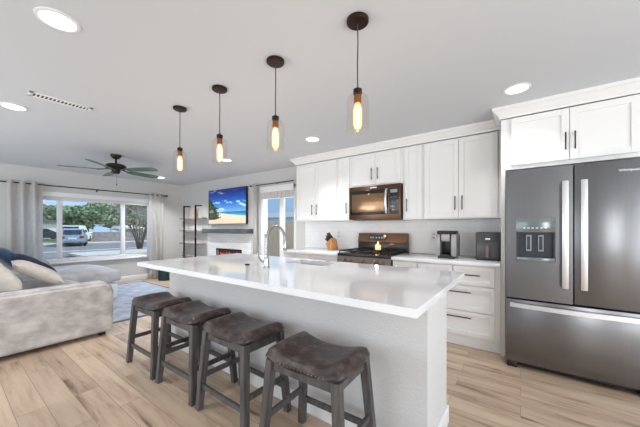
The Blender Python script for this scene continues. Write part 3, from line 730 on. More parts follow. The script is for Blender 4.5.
# ------------------------------------------------------------------ pendants
def make_pendant():
    r = thing('pendant_light', 'x', 'pendant lamp', (0, 0, 0), 'pendant lamps over the island')
    MB().lathe([(0.001, 2.4385), (0.062, 2.4385), (0.062, 2.424), (0.056, 2.418), (0.012, 2.416), (0.001, 2.416)], (0, 0, 0), 28, cap=False).obj('canopy', 'bronze', r)
    MB().tube([(0, 0, 2.418), (0.002, 0, 2.3), (-0.002, 0.001, 2.18), (0, 0, 2.05)], 0.0035, 8).obj('cord', 'cord', r)
    MB().lathe([(0.006, 2.06), (0.012, 2.052), (0.025, 2.046), (0.025, 2.022), (0.02, 2.018), (0.02, 2.012)], (0, 0, 0), 20).obj('socket_cap', 'bronze', r)
    MB().lathe([(0.021, 2.012), (0.021, 1.972), (0.017, 1.968)], (0, 0, 0), 20).obj('socket', 'copper', r)
    g = MB(); prof = [(0.022, 2.016), (0.045, 2.012), (0.058, 1.998), (0.061, 1.97), (0.061, 1.806)]
    g.lathe(prof, (0, 0, 0), 28, cap=False).obj('glass_shade', 'clearglass', r)
    b = MB().lathe([(0.001, 1.824), (0.017, 1.829), (0.024, 1.85), (0.024, 1.93), (0.014, 1.965), (0.013, 1.97)], (0, 0, 0), 18, cap=False).obj('bulb', 'amberglass', r)
    fm = MB()
    for k in range(4):
        a = PI / 4 + k * PI / 2; fm.tube([(0.003 * math.cos(a), 0.003 * math.sin(a), 1.955), (0.008 * math.cos(a), 0.008 * math.sin(a), 1.90), (0.006 * math.cos(a), 0.006 * math.sin(a), 1.845)], 0.0022, 6)
    fm.obj('filament', 'filament', b)
    return r
pd0 = make_pendant()
plab = ['amber bulb pendant lamp farthest from the viewer, leftmost of four', 'amber bulb pendant lamp second from the left over the island',
        'amber bulb pendant lamp third from the left over the island', 'amber bulb pendant lamp nearest the viewer, rightmost of four']
for i, px in enumerate((-2.695, -2.045, -1.391, -0.744)):
    p = pd0 if i == 0 else copy_tree(pd0)
    p.location = (px, 1.39, 0); p['label'] = plab[i]
    lamp('pendant_glow', 'POINT', (px, 1.39, 1.89), (0, 0, 0), 1.4, (1.0, 0.86, 0.72), shadow_soft_size=0.016)

# ------------------------------------------------------------------ recessed lights, vent
dl_spec = [(-2.115, 0.40, 'recessed ceiling light nearest the viewer at upper left'), (-3.963, 0.435, 'recessed ceiling light beyond the air vent at the left edge'),
           (-0.024, 2.86, 'recessed ceiling light in front of the cabinet over the refrigerator'), (-2.221, 2.90, 'recessed ceiling light in front of the left wall cabinets'),
           (-4.107, 2.924, 'recessed ceiling light just behind the second pendant from the left'), (-6.74, 3.025, 'recessed ceiling light right of the ceiling fan near the corner')]
for i, (lx, ly, lab) in enumerate(dl_spec):
    r = thing('ceiling_light', lab, 'ceiling light', (lx, ly, ZC), 'recessed ceiling lights')
    MB().lathe([(0.078, 2.4395), (0.098, 2.4395), (0.097, 2.434), (0.08, 2.431), (0.078, 2.433)], (lx, ly, 0), 28, cap=False).obj('trim_ring', 'white', r)
    MB().lathe([(0.079, 2.439), (0.079, 2.4345), (0.05, 2.434)], (lx, ly, 0), 28).obj('lens', 'lens', r)
    lamp('downlight', 'AREA', (lx, ly, 2.428), (0, 0, 0), (5.0 if lx > -1 else 10.0) if ly > 2 and lx > -3 else (28.0 if ly > 2 else 6.0), (0.95, 0.98, 1.0), shape='DISK', size=0.15, spread=math.radians(120))
r = thing('air_vent', 'white rectangular ceiling air vent with dark slots', 'air vent', (-3.45, 0.68, ZC))
fr = MB(); vx0, vx1, vy0, vy1 = -3.51, -3.39, 0.46, 0.90
fr.box(vx0, vx0 + 0.02, vy0, vy1, 2.431, 2.4395, 0.002).box(vx1 - 0.02, vx1, vy0, vy1, 2.431, 2.4395, 0.002).box(vx0, vx1, vy0, vy0 + 0.03, 2.431, 2.4395, 0.002).box(vx0, vx1, vy1 - 0.03, vy1, 2.431, 2.4395, 0.002)
fr.obj('frame', 'white', r)
MB().box(vx0 + 0.015, vx1 - 0.015, vy0 + 0.02, vy1 - 0.02, 2.4375, 2.4395).obj('backing', 'ventdark', r)
sl = MB()
for k in range(14):
    y = vy0 + 0.05 + k * 0.0265
    sl.bar((vx0 + 0.018, y, 2.4345), (vx1 - 0.018, y, 2.4345), 0.010, 0.0015, up=(0, 0.25, 1))
sl.obj('louvre', 'white', r)

# ------------------------------------------------------------------ ceiling fan
FX, FY = -5.264, 1.684
r = thing('ceiling_fan', 'dark bronze five-blade ceiling fan over the living area', 'ceiling fan', (FX, FY, ZC))
MB().lathe([(0.001, 2.4395), (0.075, 2.4395), (0.075, 2.425), (0.055, 2.39), (0.03, 2.375), (0.016, 2.37)], (FX, FY, 0), 24).obj('canopy', 'fanbody', r)
MB().tube([(FX, FY, 2.375), (FX, FY, 2.29)], 0.013, 12).obj('downrod', 'fanbody', r)
MB().lathe([(0.016, 2.305), (0.05, 2.30), (0.12, 2.285), (0.14, 2.262), (0.14, 2.235), (0.12, 2.212), (0.06, 2.205), (0.055, 2.16), (0.04, 2.14), (0.001, 2.137)], (FX, FY, 0), 28).obj('motor', 'fanbody', r)
for k in range(5):
    a = math.radians(245 + 72 * k); ca, sa = math.cos(a), math.sin(a)
    tilt = math.radians(-12)
    def bp(rr, w, dz=0):
        return Vector((FX + ca * rr - sa * w * math.cos(tilt), FY + sa * rr + ca * w * math.cos(tilt), 2.195 + dz + w * math.sin(tilt)))
    t = bmesh.new(); outline = [(0.19, -0.05), (0.30, -0.062), (0.55, -0.072), (0.66, -0.07), (0.70, -0.045), (0.705, 0.0), (0.70, 0.045), (0.66, 0.07), (0.55, 0.072), (0.30, 0.062), (0.19, 0.05)]
    lo = [t.verts.new(bp(p, w, -0.004)) for p, w in outline]; hi = [t.verts.new(bp(p, w, 0.004)) for p, w in outline]
    t.faces.new(lo); t.faces.new(list(reversed(hi)))
    for i in range(len(outline)):
        j = (i + 1) % len(outline); t.faces.new([lo[i], lo[j], hi[j], hi[i]])
    m = MB(); m.merge(t); bl = m.obj('blade', 'blade', r)
    m = MB(); m.bar((FX + ca * 0.10, FY + sa * 0.10, 2.21), (FX + ca * 0.24, FY + sa * 0.24, 2.187), 0.05, 0.006, w2=0.07); m.obj('blade_iron', 'fanbody', bl)
MB().tube([(FX + 0.03, FY, 2.14), (FX + 0.03, FY, 1.98)], 0.0015, 6).lathe([(0.001, 1.98), (0.007, 1.972), (0.007, 1.95), (0.001, 1.945)], (FX + 0.03, FY, 0), 8).obj('pull_chain', 'fanbody', r)

# ------------------------------------------------------------------ curtains
def curtain(name, label, a, b, z0, z1, folds, amp, normal, mt='curtain', rings=True, seedv=0, gather=0.0):
    a = Vector((a[0], a[1], 0)); b = Vector((b[0], b[1], 0)); n = Vector((normal[0], normal[1], 0)); d = b - a
    r = thing(name, label, 'curtain', (a.x, a.y, z0))
    t = bmesh.new(); NX, NZ = folds * 10, 14; g = {}
    for i in range(NX + 1):
        u = i / NX
        for j in range(NZ + 1):
            v = j / NZ; z = z0 + (z1 - z0) * v
            w = amp * (0.75 + 0.35 * (1 - v)) * math.sin(2 * PI * folds * u + 0.25 * math.sin(6 * v + seedv)) + 0.008 * noise.noise(Vector((u * 5, v * 3, seedv)))
            sh = gather * (1 - v) * 0.06 * math.sin(3 * u)
            p = a + d * (u + sh) + n * w
            g[i, j] = t.verts.new((p.x, p.y, z))
    for i in range(NX):
        for j in range(NZ): t.faces.new([g[i, j], g[i + 1, j], g[i + 1, j + 1], g[i, j + 1]])
    bmesh.ops.solidify(t, geom=list(t.faces), thickness=0.004)
    m = MB(); m.merge(t); m.obj('panel', mt, r, angle=80)
    if rings:
        for k in range(folds * 2):
            p = a + d * ((k + 0.0) / (folds * 2)) if k else a + d * 0.02
            tt = d.normalized()
            pts = [(p.x + n.x * 0.03 * math.cos(q) , p.y + n.y * 0.03 * math.cos(q), z1 - 0.045 + 0.03 * math.sin(q)) for q in [2 * PI * s / 12 for s in range(13)]]
            MB().tube(pts, 0.004, 6).obj('grommet', 'steel', r)
    return r
XC = -7.43
curtain('curtain', 'grey grommet curtain at the left side of the picture window', (XC, 0.725), (XC, 1.19), 0.02, 2.14, 3, 0.06, (1, 0), seedv=1.0)
curtain('curtain', 'grey grommet curtain at the right side of the picture window by the shelf', (XC, 3.06), (XC, 3.40), 0.02, 2.14, 3, 0.05, (1, 0), seedv=2.3)
r = thing('curtain_rod', 'long black curtain rod over the picture window', 'curtain rod', (XC, 1.9, 2.09))
MB().tube([(XC, 0.35, 2.095), (XC, 3.47, 2.095)], 0.011, 10).obj('rod', 'black_metal', r)
for y in (0.33, 3.49): MB().sphere((XC, y, 2.095), 0.026).obj('finial', 'black_metal', r)
for y in (0.55, 2.06, 3.45):
    MB().tube([(XC, y, 2.095), (XC, y, 2.08), (XW + 0.003, y, 2.08)], 0.006, 8).box(XW + 0.0005, XW + 0.006, y - 0.012, y + 0.012, 2.055, 2.105).obj('bracket', 'black_metal', r)
# rolled shade under window head
sh = MB().box(XW - 0.028, XW + 0.0, 0.885, 3.115, 1.825, 1.899, 0.006).obj('window_shade', mat('pleated_white', srgb(214, 212, 210), 0.8, bump=0.6, bscale=80)); tag(sh, 'white pleated shade raised to the top of the picture window', 'window shade')
# patio door curtain, rod and raised blind
YC = YW - 0.09
curtain('curtain', 'grey curtain left of the sliding patio door beside the television', (-4.53, YC), (-4.435, YC), 0.02, 2.195, 2, 0.022, (0, 1), seedv=4.0)
r = thing('curtain_rod', 'thin black curtain rod over the sliding patio door', 'curtain rod', (-3.9, YC, 2.15))
MB().tube([(-4.60, YC, 2.15), (-3.42, YC, 2.15)], 0.009, 10).obj('rod', 'black_metal', r)
MB().sphere((-4.62, YC, 2.15), 0.02).obj('finial', 'black_metal', r)
for x in (-4.58, -3.9): MB().tube([(x, YC, 2.15), (x, YW - 0.002, 2.15)], 0.006, 8).obj('bracket', 'black_metal', r)
r = thing('door_blind', 'white blind raised to the top of the sliding patio door', 'blind', (-3.9, YW, 1.87))
MB().box(-4.37, -3.46, YW - 0.06, YW - 0.012, 1.99, 2.11, 0.006).obj('head_rail', 'trim', r)
m = MB()
for k in range(9): m.box(-4.36 + k * 0.1, -4.36 + k * 0.1 + 0.09, YW - 0.05 + 0.004 * (k % 2), YW - 0.02 + 0.004 * (k % 2), 1.86, 1.99, 0.004, 1)
m.obj('slats', mat('blind_offwhite', srgb(205, 202, 198), 0.7), r)

# ------------------------------------------------------------------ television with beach picture
def tv_picture():
    NX, NZ = 200, 112; x0, x1, z0, z1, y = -6.197, -4.803, 1.368, 2.168, YW - 0.0665
    me = bpy.data.meshes.new('screen'); vs = []; fs = []; cols = []
    for j in range(NZ + 1):
        for i in range(NX + 1): vs.append((x0 + (x1 - x0) * i / NX, y, z0 + (z1 - z0) * j / NZ))
    lin = lambda c: srgb(*c)
    def mixc(a, b, t): t = max(0, min(1, t)); return tuple(a[k] + (b[k] - a[k]) * t for k in range(3))
    def ns(x, z, s=0): return noise.fractal(Vector((x, z, s)), 1.0, 2.0, 5)
    def color(u, v):
        hz = 0.345
        sand = 0.30 - 0.16 * max(0, u - 0.36) ** 0.8 if u > 0.36 else 0.30
        if v > hz:
            t = (v - hz) / (1 - hz)
            c = mixc((120, 186, 236), (28, 106, 206), min(1, t * 2.2)) if t < 0.45 else mixc((28, 106, 206), (3, 34, 112), (t - 0.45) / 0.45)
            cl = ns(u * 4.0, v * 7.0, 3) + 0.35 * ns(u * 12, v * 16, 5)
            band = math.exp(-((t - 0.30) / 0.26) ** 2)
            k = (cl - 0.10) * 2.0 * band + max(0, cl - 0.32) * 1.2
            c = mixc(c, (240, 246, 252), min(0.92, max(0, k)))
        elif v > sand:
            t = (hz - v) / max(0.01, hz - sand)
            c = mixc((16, 96, 160), (84, 206, 212), t * 1.1 + 0.15 * ns(u * 8, v * 40, 2))
            if t > 0.86: c = (232, 240, 236)
        else:
            c = mixc((246, 232, 206), (222, 200, 168), (sand - v) * 2.2 + 0.25 * ns(u * 9, v * 14, 8))
        # palms and bushes at the left
        edge = 0.38 * (1 - max(0, (v - 0.12)) / 0.66) ** 0.75 if 0.12 < v < 0.78 else 0
        edge += 0.13 * ns(v * 16, u * 9, 11) if edge else 0
        if u < edge and v > 0.10 + 0.30 * max(0, u - 0.12):
            q = ns(u * 26, v * 26, 4)
            c = mixc((10, 32, 16), (84, 116, 48), 0.32 + q * 1.2)
        # trunks, hut
        if 0.02 < u < 0.16 and 0.335 < v < 0.43 and (v - 0.335) < 0.095 * (1 - abs(u - 0.09) / 0.08): c = (150, 134, 112)
        return c
    ca = []
    for j in range(NZ):
        for i in range(NX):
            fs.append((j * (NX + 1) + i, j * (NX + 1) + i + 1, (j + 1) * (NX + 1) + i + 1, (j + 1) * (NX + 1) + i))
    me.from_pydata(vs, [], fs)
    at = me.color_attributes.new('picture', 'FLOAT_COLOR', 'POINT')
    k = 0
    for j in range(NZ + 1):
        for i in range(NX + 1):
            at.data[k].color = srgb(*color(i / NX, j / NZ)); k += 1
    return me
r = thing('television', 'flat television showing a tropical beach above the mantel', 'television', (-5.495, YW, 1.36))
MB().box(-6.205, -4.79, YW - 0.066, YW - 0.02, 1.36, 2.176, 0.003).obj('housing', 'black_plastic', r)
MB().box(-5.7, -5.3, YW - 0.03, YW - 0.001, 1.6, 1.95).obj('wall_mount', 'black_plastic', r)
me = tv_picture()
pm = bpy.data.materials.new('beach_picture'); pm.use_nodes = True
n_ = pm.node_tree; b_ = n_.nodes['Principled BSDF']; at_ = n_.nodes.new('ShaderNodeAttribute'); at_.attribute_name = 'picture'
n_.links.new(at_.outputs['Color'], b_.inputs['Emission Color']); b_.inputs['Emission Strength'].default_value = 1.25
b_.inputs['Base Color'].default_value = (0.01, 0.01, 0.012, 1); b_.inputs['Roughness'].default_value = 0.35
me.materials.append(pm); so = bpy.data.objects.new('screen', me); COL.objects.link(so); so.parent = r; so.location = -Vector(r.location)

# ------------------------------------------------------------------ fireplace
r = thing('fireplace', 'white stacked-stone fireplace with a linear glowing firebox under the television', 'fireplace', (-5.49, YW, 0))
bx0, bx1, bz0, bz1 = -5.87, -4.96, 0.48, 0.775
st = MB(); sx0, sx1, sy = -6.26, -4.64, YW - 0.06
st.box(sx0, bx0, sy, YW - 0.002, 0, 1.145).box(bx1, sx1, sy, YW - 0.002, 0, 1.145).box(bx0, bx1, sy, YW - 0.002, bz1, 1.145).box(bx0, bx1, sy, YW - 0.002, 0, bz0)
st.obj('stone_surround', 'stone', r)
fb = MB().box(bx0, bx1, YW - 0.012, YW - 0.003, bz0, bz1).obj('firebox', mat('firebox_glow_tint', srgb(84, 40, 28), 0.5), r)  # red fire glow painted into the back panel colour
fr = MB(); fr.box(bx0 - 0.015, bx1 + 0.015, sy - 0.008, sy + 0.005, bz1 - 0.015, bz1 + 0.015, 0.002).box(bx0 - 0.015, bx1 + 0.015, sy - 0.008, sy + 0.005, bz0 - 0.015, bz0 + 0.015, 0.002).box(bx0 - 0.015, bx0 + 0.015, sy - 0.008, sy + 0.005, bz0, bz1, 0.002).box(bx1 - 0.015, bx1 + 0.015, sy - 0.008, sy + 0.005, bz0, bz1, 0.002)
fr.obj('firebox_frame', 'black_metal', r)
fl = MB()
for k in range(34):
    x = bx0 + 0.08 + k * 0.0235; h_ = 0.10 + 0.17 * abs(math.sin(k * 1.7)) * random.uniform(0.6, 1)
    fl.lathe([(0.002, bz0 + 0.02), (0.02, bz0 + 0.05), (0.013, bz0 + 0.02 + h_ * 0.6), (0.001, bz0 + 0.02 + h_)], (x, YW - 0.035, 0), 8)
fl.obj('flames', 'fire', fb)
tag(MB().box(-6.27, -4.62, YW - 0.20, YW - 0.002, 1.147, 1.25, 0.006).obj('mantel_shelf', 'mantel'), 'thick grey wooden mantel beam above the fireplace', 'mantel')

# ------------------------------------------------------------------ ladder shelf
r = thing('ladder_shelf', 'tall open shelf of black metal frames and grey wood boards in the corner', 'shelf', (-6.9, 3.9, 0))
for px in (-7.16, -6.61):
    MB().box(px - 0.016, px + 0.016, 3.785, 3.817, 0, 1.85, 0.002, 1).box(px - 0.016, px + 0.016, 3.785, YW - 0.004, 1.82, 1.85, 0.002, 1).obj('frame', 'black_metal', r)
for z in (0.18, 0.52, 0.85, 1.18, 1.50):
    MB().box(-7.45, -6.36, 3.818, YW - 0.02, z, z + 0.03, 0.002, 1).obj('shelf_board', 'shelf_wood', r)
bd = MB().box(-7.02, -6.76, YW - 0.06, YW - 0.035, 1.531, 1.77, 0.004).obj('wooden_board', 'tan'); tag(bd, 'small tan board leaning on the top board of the ladder shelf', 'board')
tag(MB().lathe([(0.12, 0.0), (0.135, 0.02), (0.14, 0.3), (0.13, 0.31), (0.125, 0.29), (0.001, 0.03)], (-7.03, 3.25, 0.001), 20, cap=False).obj('storage_basket', 'teal'), 'dark teal basket on the floor beside the right window curtain', 'basket')

# ------------------------------------------------------------------ rug and sofa
rg = thing('area_rug', 'blue-grey shaggy area rug in front of the sofa', 'rug', (-5.85, 2.06, 0))
t = bmesh.new(); g = {}
for i in range(41):
    for j in range(41):
        x = -7.30 + 2.9 * i / 40; y = 1.27 + 1.59 * j / 40
        e = min(i, 40 - i, j, 40 - j)
        g[i, j] = t.verts.new((x, y, 0.012 + 0.004 * noise.noise(Vector((x * 6, y * 6, 0))) - (0.008 if e == 0 else 0)))
for i in range(40):
    for j in range(40): t.faces.new([g[i, j], g[i + 1, j], g[i + 1, j + 1], g[i, j + 1]])
m = MB(); m.merge(t); m.obj('pile', 'rug', rg)
m = MB(); m.box(-7.30, -4.38, 1.25, 1.29, 0.0005, 0.012).box(-7.30, -4.38, 2.83, 2.87, 0.0005, 0.012).box(-4.41, -4.37, 1.25, 2.87, 0.0005, 0.014).box(-7.30, -7.26, 1.25, 2.87, 0.0005, 0.012)
m.obj('binding', 'rug_edge', rg)

def cushion(m, x0, x1, y0, y1, z0, z1, puff=0.03, n=10, rnd=0.35, mtx=None):
    # soft box: superellipsoid-like
    t = bmesh.new(); bmesh.ops.create_cube(t, size=2)
    bmesh.ops.subdivide_edges(t, edges=list(t.edges), cuts=n, use_grid_fill=True)
    cx, cy, cz = (x0 + x1) / 2, (y0 + y1) / 2, (z0 + z1) / 2; hx, hy, hz = (x1 - x0) / 2, (y1 - y0) / 2, (z1 - z0) / 2
    rr = min(hx, hy, hz) * 2 * rnd
    for v in t.verts:
        p = Vector((v.co.x * hx, v.co.y * hy, v.co.z * hz))
        q = Vector((max(-hx + rr, min(hx - rr, p.x)), max(-hy + rr, min(hy - rr, p.y)), max(-hz + rr, min(hz - rr, p.z))))
        d = p - q
        if d.length > 1e-6: p = q + d.normalized() * rr
        u, w, s = v.co
        dims = sorted(((hx, 0), (hy, 1), (hz, 2)))
        ax = dims[0][1]
        k = [(1 - w * w) * (1 - s * s), (1 - u * u) * (1 - s * s), (1 - u * u) * (1 - w * w)][ax]
        p[ax] += puff * k * (1 if v.co[ax] > 0 else -1) * min(1, abs(v.co[ax]) * 1.2)
        wob = noise.noise(Vector((p.x * 5 + x0, p.y * 5 + y0, p.z * 5))) * 0.008
        p += p.normalized() * wob
        v.co = p
    mt_ = Matrix.Translation((cx, cy, cz))
    if mtx is not None: mt_ = mt_ @ mtx
    m.merge(t, mt_); return m
r = thing('sectional_sofa', 'cream plush sectional sofa with a chaise toward the window', 'sofa', (-5.6, 0.6, 0))
SX = -3.955
def arm(x0, x1, y0, y1, h, mt):
    prof = [(y0, 0.045), (y1 - 0.02, 0.045), (y1, 0.07), (y1 + 0.01, h - 0.12), (y1 - 0.015, h - 0.04), (y1 - 0.07, h), (y0, h)]
    m = MB(); m.prism(prof, x0, x1, 'yz'); bmesh.ops.subdivide_edges(m.bm, edges=[e for e in m.bm.edges if e.calc_length() > 0.3], cuts=3)
    bmesh.ops.bevel(m.bm, geom=[e for e in m.bm.edges if len(e.link_faces) == 2 and e.calc_face_angle(0) > 0.9], offset=0.03, segments=3, affect='EDGES')
    m.obj('arm', mt, r)
arm(SX - 0.25, SX, -0.45, 1.24, 0.625, 'sofa')
arm(-7.36, -7.12, -0.45, 1.24, 0.67, 'sofa_grey')
MB().box(-7.12, SX - 0.25, -0.45, 1.14, 0.045, 0.30, 0.02).obj('base', 'sofa', r)
m = cushion(MB(), -7.36, SX, -0.55, -0.25, 0.05, 0.80, 0.0, rnd=0.2); m.obj('backrest', 'sofa', r)
cushion(MB(), -5.68, SX - 0.255, -0.2, 1.17, 0.30, 0.53, 0.03, rnd=0.3).obj('seat_cushion', 'sofa', r)
MB().box(-7.08, -5.72, 1.1, 1.86, 0.045, 0.30, 0.02).obj('chaise_base', 'whitecloth', r)
cushion(MB(), -7.11, -5.70, -0.2, 1.94, 0.30, 0.545, 0.025, rnd=0.42).obj('chaise_cushion', 'sofa_grey', r)
cushion(MB(), -5.03, -4.24, -0.24, 0.02, 0.53, 0.93, 0.07, rnd=0.42, mtx=Matrix.Rotation(math.radians(14), 4, 'X')).obj('back_cushion', 'pillow_beige', r)
cushion(MB(), -5.85, -5.06, -0.1, 0.2, 0.53, 0.96, 0.07, rnd=0.42, mtx=Matrix.Rotation(math.radians(14), 4, 'X')).obj('back_cushion', 'pillow_beige', r)
cushion(MB(), -7.05, -5.90, -0.2, 0.1, 0.53, 0.96, 0.07, rnd=0.42, mtx=Matrix.Rotation(math.radians(14), 4, 'X')).obj('back_cushion', 'sofa_grey', r)
for fx in (-4.05, -7.3):
    for fy in (-0.45, 1.15): MB().box(fx - 0.03, fx + 0.03, fy - 0.03, fy + 0.03, 0, 0.05).obj('foot', 'black_plastic', r)
def pillow(name, label, mt, c, s, th, rot):
    t = bmesh.new(); N = 14; g = {}
    for sd in (1, -1):
        for i in range(N + 1):
            for j in range(N + 1):
                u = -1 + 2 * i / N; v = -1 + 2 * j / N
                pin = 1 - 0.07 * (1 - u * u) * (abs(v) ** 3) ; pin2 = 1 - 0.07 * (1 - v * v) * (abs(u) ** 3)
                h_ = ((1 - u ** 4) * (1 - v ** 4)) ** 0.6
                h_ += 0.08 * noise.noise(Vector((u * 2.2, v * 2.2, c[0] * 3 + sd))) * (1 - u * u) * (1 - v * v)
                if (i in (0, N) or j in (0, N)) and sd == -1: g[i, j, sd] = g[i, j, 1]
                else: g[i, j, sd] = t.verts.new((u * s / 2 * pin2, v * s / 2 * pin, sd * th / 2 * h_))
        for i in range(N):
            for j in range(N):
                q = [g[i, j, sd], g[i + 1, j, sd], g[i + 1, j + 1, sd], g[i, j + 1, sd]]
                t.faces.new(q if sd == 1 else list(reversed(q)))
    m = MB(); m.merge(t); o = m.obj(name, mt, angle=80); o.location = c; o.rotation_euler = rot
    return tag(o, label, 'pillow')
R = math.radians
pillow('throw_pillow', 'large cream pillow leaning back beside the sofa arm at the left edge', 'pillow_beige', (-4.49, 0.375, 0.755), 0.48, 0.20, (R(-54), R(0), R(0)))
pillow('throw_pillow', 'cream throw pillow leaning low, its pointed corner beside the sofa arm', 'pillow_beige', (-4.76, 0.715, 0.735), 0.50, 0.15, (R(-32), R(0), R(-4)))
pillow('throw_pillow', 'dark navy throw pillow tucked behind the cream pillow', 'darknavy', (-5.25, 0.76, 0.785), 0.48, 0.12, (R(-36), R(0), R(0)))
pillow('throw_pillow', 'bright navy velvet throw pillow behind the others on the sofa', 'navy', (-5.78, 0.60, 0.83), 0.50, 0.16, (R(-44), R(0), R(6)))
pillow('throw_pillow', 'white throw pillow at the left edge behind the navy pillow', 'whitecloth', (-6.34, 0.48, 0.92), 0.50, 0.15, (R(-55), R(0), R(4)))

# ------------------------------------------------------------------ outdoors (street side)
G = -0.25
def ground(name, x0, x1, y0, y1, z, mt): return struct(MB().box(x0, x1, y0, y1, z - 0.1, z).obj(name, mt))
ground('street', -33, -9, -40, 60, G, 'asphalt')
ground('lawn', XW - T - 1.4, XW - T - 0.02, -20, 30, G + 0.02, 'lawn')
ground('gutter', -24.3, -23.7, -40, 60, G + 0.012, 'concrete')
ground('sidewalk', -36, -33.0, -40, 60, G + 0.1, 'concrete')
ground('far_ground', -120, -36, -60, 90, G + 0.05, 'lawn')
ground('patio', -20, 8, YW + T + 0.02, 12, -0.08, 'concrete')
tag(MB().box(-35.9, -35.6, 9.5, 30, G + 0.1, 0.86).obj('garden_wall', 'blockwall'), 'low grey block wall along the sidewalk across the street', 'wall')

def leaves(center, radii, n, size, seed, blobs=14):
    rnd = random.Random(seed); vs = []; fs = []
    bl = []
    for k in range(blobs):
        a = rnd.uniform(0, 2 * PI); rr = rnd.uniform(0.2, 0.75)
        bl.append((center[0] + radii[0] * rr * math.cos(a), center[1] + radii[1] * rr * math.sin(a), center[2] + radii[2] * rnd.uniform(-0.6, 0.6), rnd.uniform(0.3, 0.5)))
    for k in range(n):
        b = bl[k % blobs]
        d = Vector((rnd.gauss(0, 1), rnd.gauss(0, 1), rnd.gauss(0, 1))).normalized() * rnd.uniform(0.6, 1) ** 0.5
        p = Vector((b[0] + d.x * radii[0] * b[3], b[1] + d.y * radii[1] * b[3], b[2] + d.z * radii[2] * b[3]))
        u = Vector((rnd.gauss(0, 1), rnd.gauss(0, 1), rnd.gauss(0, 0.6))).normalized() * size * rnd.uniform(0.6, 1.3)
        w = u.cross(Vector((rnd.gauss(0, 1), rnd.gauss(0, 1), rnd.gauss(0, 1)))).normalized() * size * 0.55
        i = len(vs); vs += [p - u, p + w, p + u, p - w]; fs.append((i, i + 1, i + 2, i + 3))
    return vs, fs
def add_leaves(parent, mt, args):
    vs, fs = leaves(*args); off = origin(parent)
    me = bpy.data.meshes.new('foliage'); me.from_pydata([v - off for v in vs], [], fs); me.materials.append(M[mt])
    o = bpy.data.objects.new('foliage', me); COL.objects.link(o); o.parent = parent; return o
def tree(name, label, x, y, trunk_h, crown_c, radii, mt, n, size, seed, stems=1, tr=0.16, cat='tree', zb=G):
    r = thing(name, label, cat, (x, y, zb)); rnd = random.Random(seed)
    for k in range(stems):
        a = 2 * PI * k / max(1, stems); sp = (0.55 * radii[1] if stems > 1 else 0.1)
        e = (x + sp * math.cos(a) * 0.9, y + sp * math.sin(a), crown_c[2] + rnd.uniform(-0.2, 0.3))
        MB().tube([(x + 0.1 * math.cos(a), y + 0.1 * math.sin(a), zb - 0.02), ((x * 0.65 + e[0] * 0.35), (y * 0.65 + e[1] * 0.35), zb + trunk_h * 0.55), e], tr, 8, radii=[tr, tr * 0.75, tr * 0.4]).obj('stem' if stems > 1 else 'trunk', 'bark', r)
    add_leaves(r, mt, (crown_c, radii, n, size, seed)); return r
tree('street_tree', 'spreading green tree above the parked cars across the street', -43.5, 10.9, 2.0, (-43.5, 10.8, 2.75), (4.0, 3.6, 1.75), 'leaf', 3200, 0.26, 3, tr=0.22)
tree('yard_shrub', 'large bare multi-stemmed shrub filling the right window pane', -20.4, 7.85, 1.5, (-20.4, 7.75, 1.75), (1.2, 1.3, 1.4), 'leaf2', 900, 0.06, 5, stems=18, tr=0.035, cat='shrub')
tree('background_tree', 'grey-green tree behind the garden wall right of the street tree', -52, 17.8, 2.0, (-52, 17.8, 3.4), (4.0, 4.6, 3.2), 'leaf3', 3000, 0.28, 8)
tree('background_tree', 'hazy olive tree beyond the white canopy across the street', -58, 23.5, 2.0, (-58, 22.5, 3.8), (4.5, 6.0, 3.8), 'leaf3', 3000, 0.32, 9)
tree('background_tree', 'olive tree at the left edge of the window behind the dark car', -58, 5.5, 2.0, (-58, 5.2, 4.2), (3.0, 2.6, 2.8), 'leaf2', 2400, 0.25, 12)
tree('background_tree', 'brownish tree farther left of the spreading tree near the house', -72, 24, 2.0, (-72, 24, 4.2), (3.5, 7.0, 3.6), 'leaf2', 2200, 0.3, 14)

r = thing('white_canopy', 'white shade canopy standing behind the block wall across the street', 'canopy', (-41, 14.3, G))
MB().prism([(12.9, 1.18), (13.3, 1.55), (14.4, 1.62), (15.7, 1.35), (15.8, 1.18)], -42.5, -39.5, 'yz').obj('cover', 'carwhite', r)
for y in (13.0, 15.7):
    for x in (-42.4, -39.6): MB().tube([(x, y, G), (x, y, 1.2)], 0.05, 8).obj('post', 'carwhite', r)

r = thing('house', 'pale house with a grey gable roof far across the street', 'house', (-68, 12, G))
MB().box(-72, -64, 9.6, 15.0, G, 2.4).obj('wall', 'stucco', r)
MB().prism([(9.0, 2.3), (12.2, 4.2), (15.6, 2.3)], -72.5, -63.5, 'yz').obj('roof', 'roof', r)
MB().box(-64.05, -63.95, 10.2, 12.0, G, 1.9).obj('garage_door', 'carwhite', r)
MB().box(-64.05, -63.95, 12.8, 14.2, 0.7, 1.9).obj('window', 'carglass', r)
r = thing('house', 'house with a brown tiled roof partly hidden left of the window mullion', 'house', (-80, 11, G))
MB().box(-86, -76, 6, 18, G, 3.2).obj('wall', 'stucco', r)
MB().prism([(5.4, 3.1), (12, 6.1), (18.6, 3.1)], -86.5, -75.5, 'yz').obj('roof', 'roof_red', r)
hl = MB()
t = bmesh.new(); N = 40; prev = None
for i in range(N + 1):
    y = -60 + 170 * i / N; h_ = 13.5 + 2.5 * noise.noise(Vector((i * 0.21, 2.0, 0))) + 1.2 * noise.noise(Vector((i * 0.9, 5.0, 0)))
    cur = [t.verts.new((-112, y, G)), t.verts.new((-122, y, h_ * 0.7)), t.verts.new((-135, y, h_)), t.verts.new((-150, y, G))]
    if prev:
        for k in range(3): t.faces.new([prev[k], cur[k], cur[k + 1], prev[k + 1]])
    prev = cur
hl.merge(t); struct(hl.obj('hills', mat('hazy_hills', srgb(150, 170, 190), 0.95, col2=srgb(140, 158, 170), nscale=0.2)))

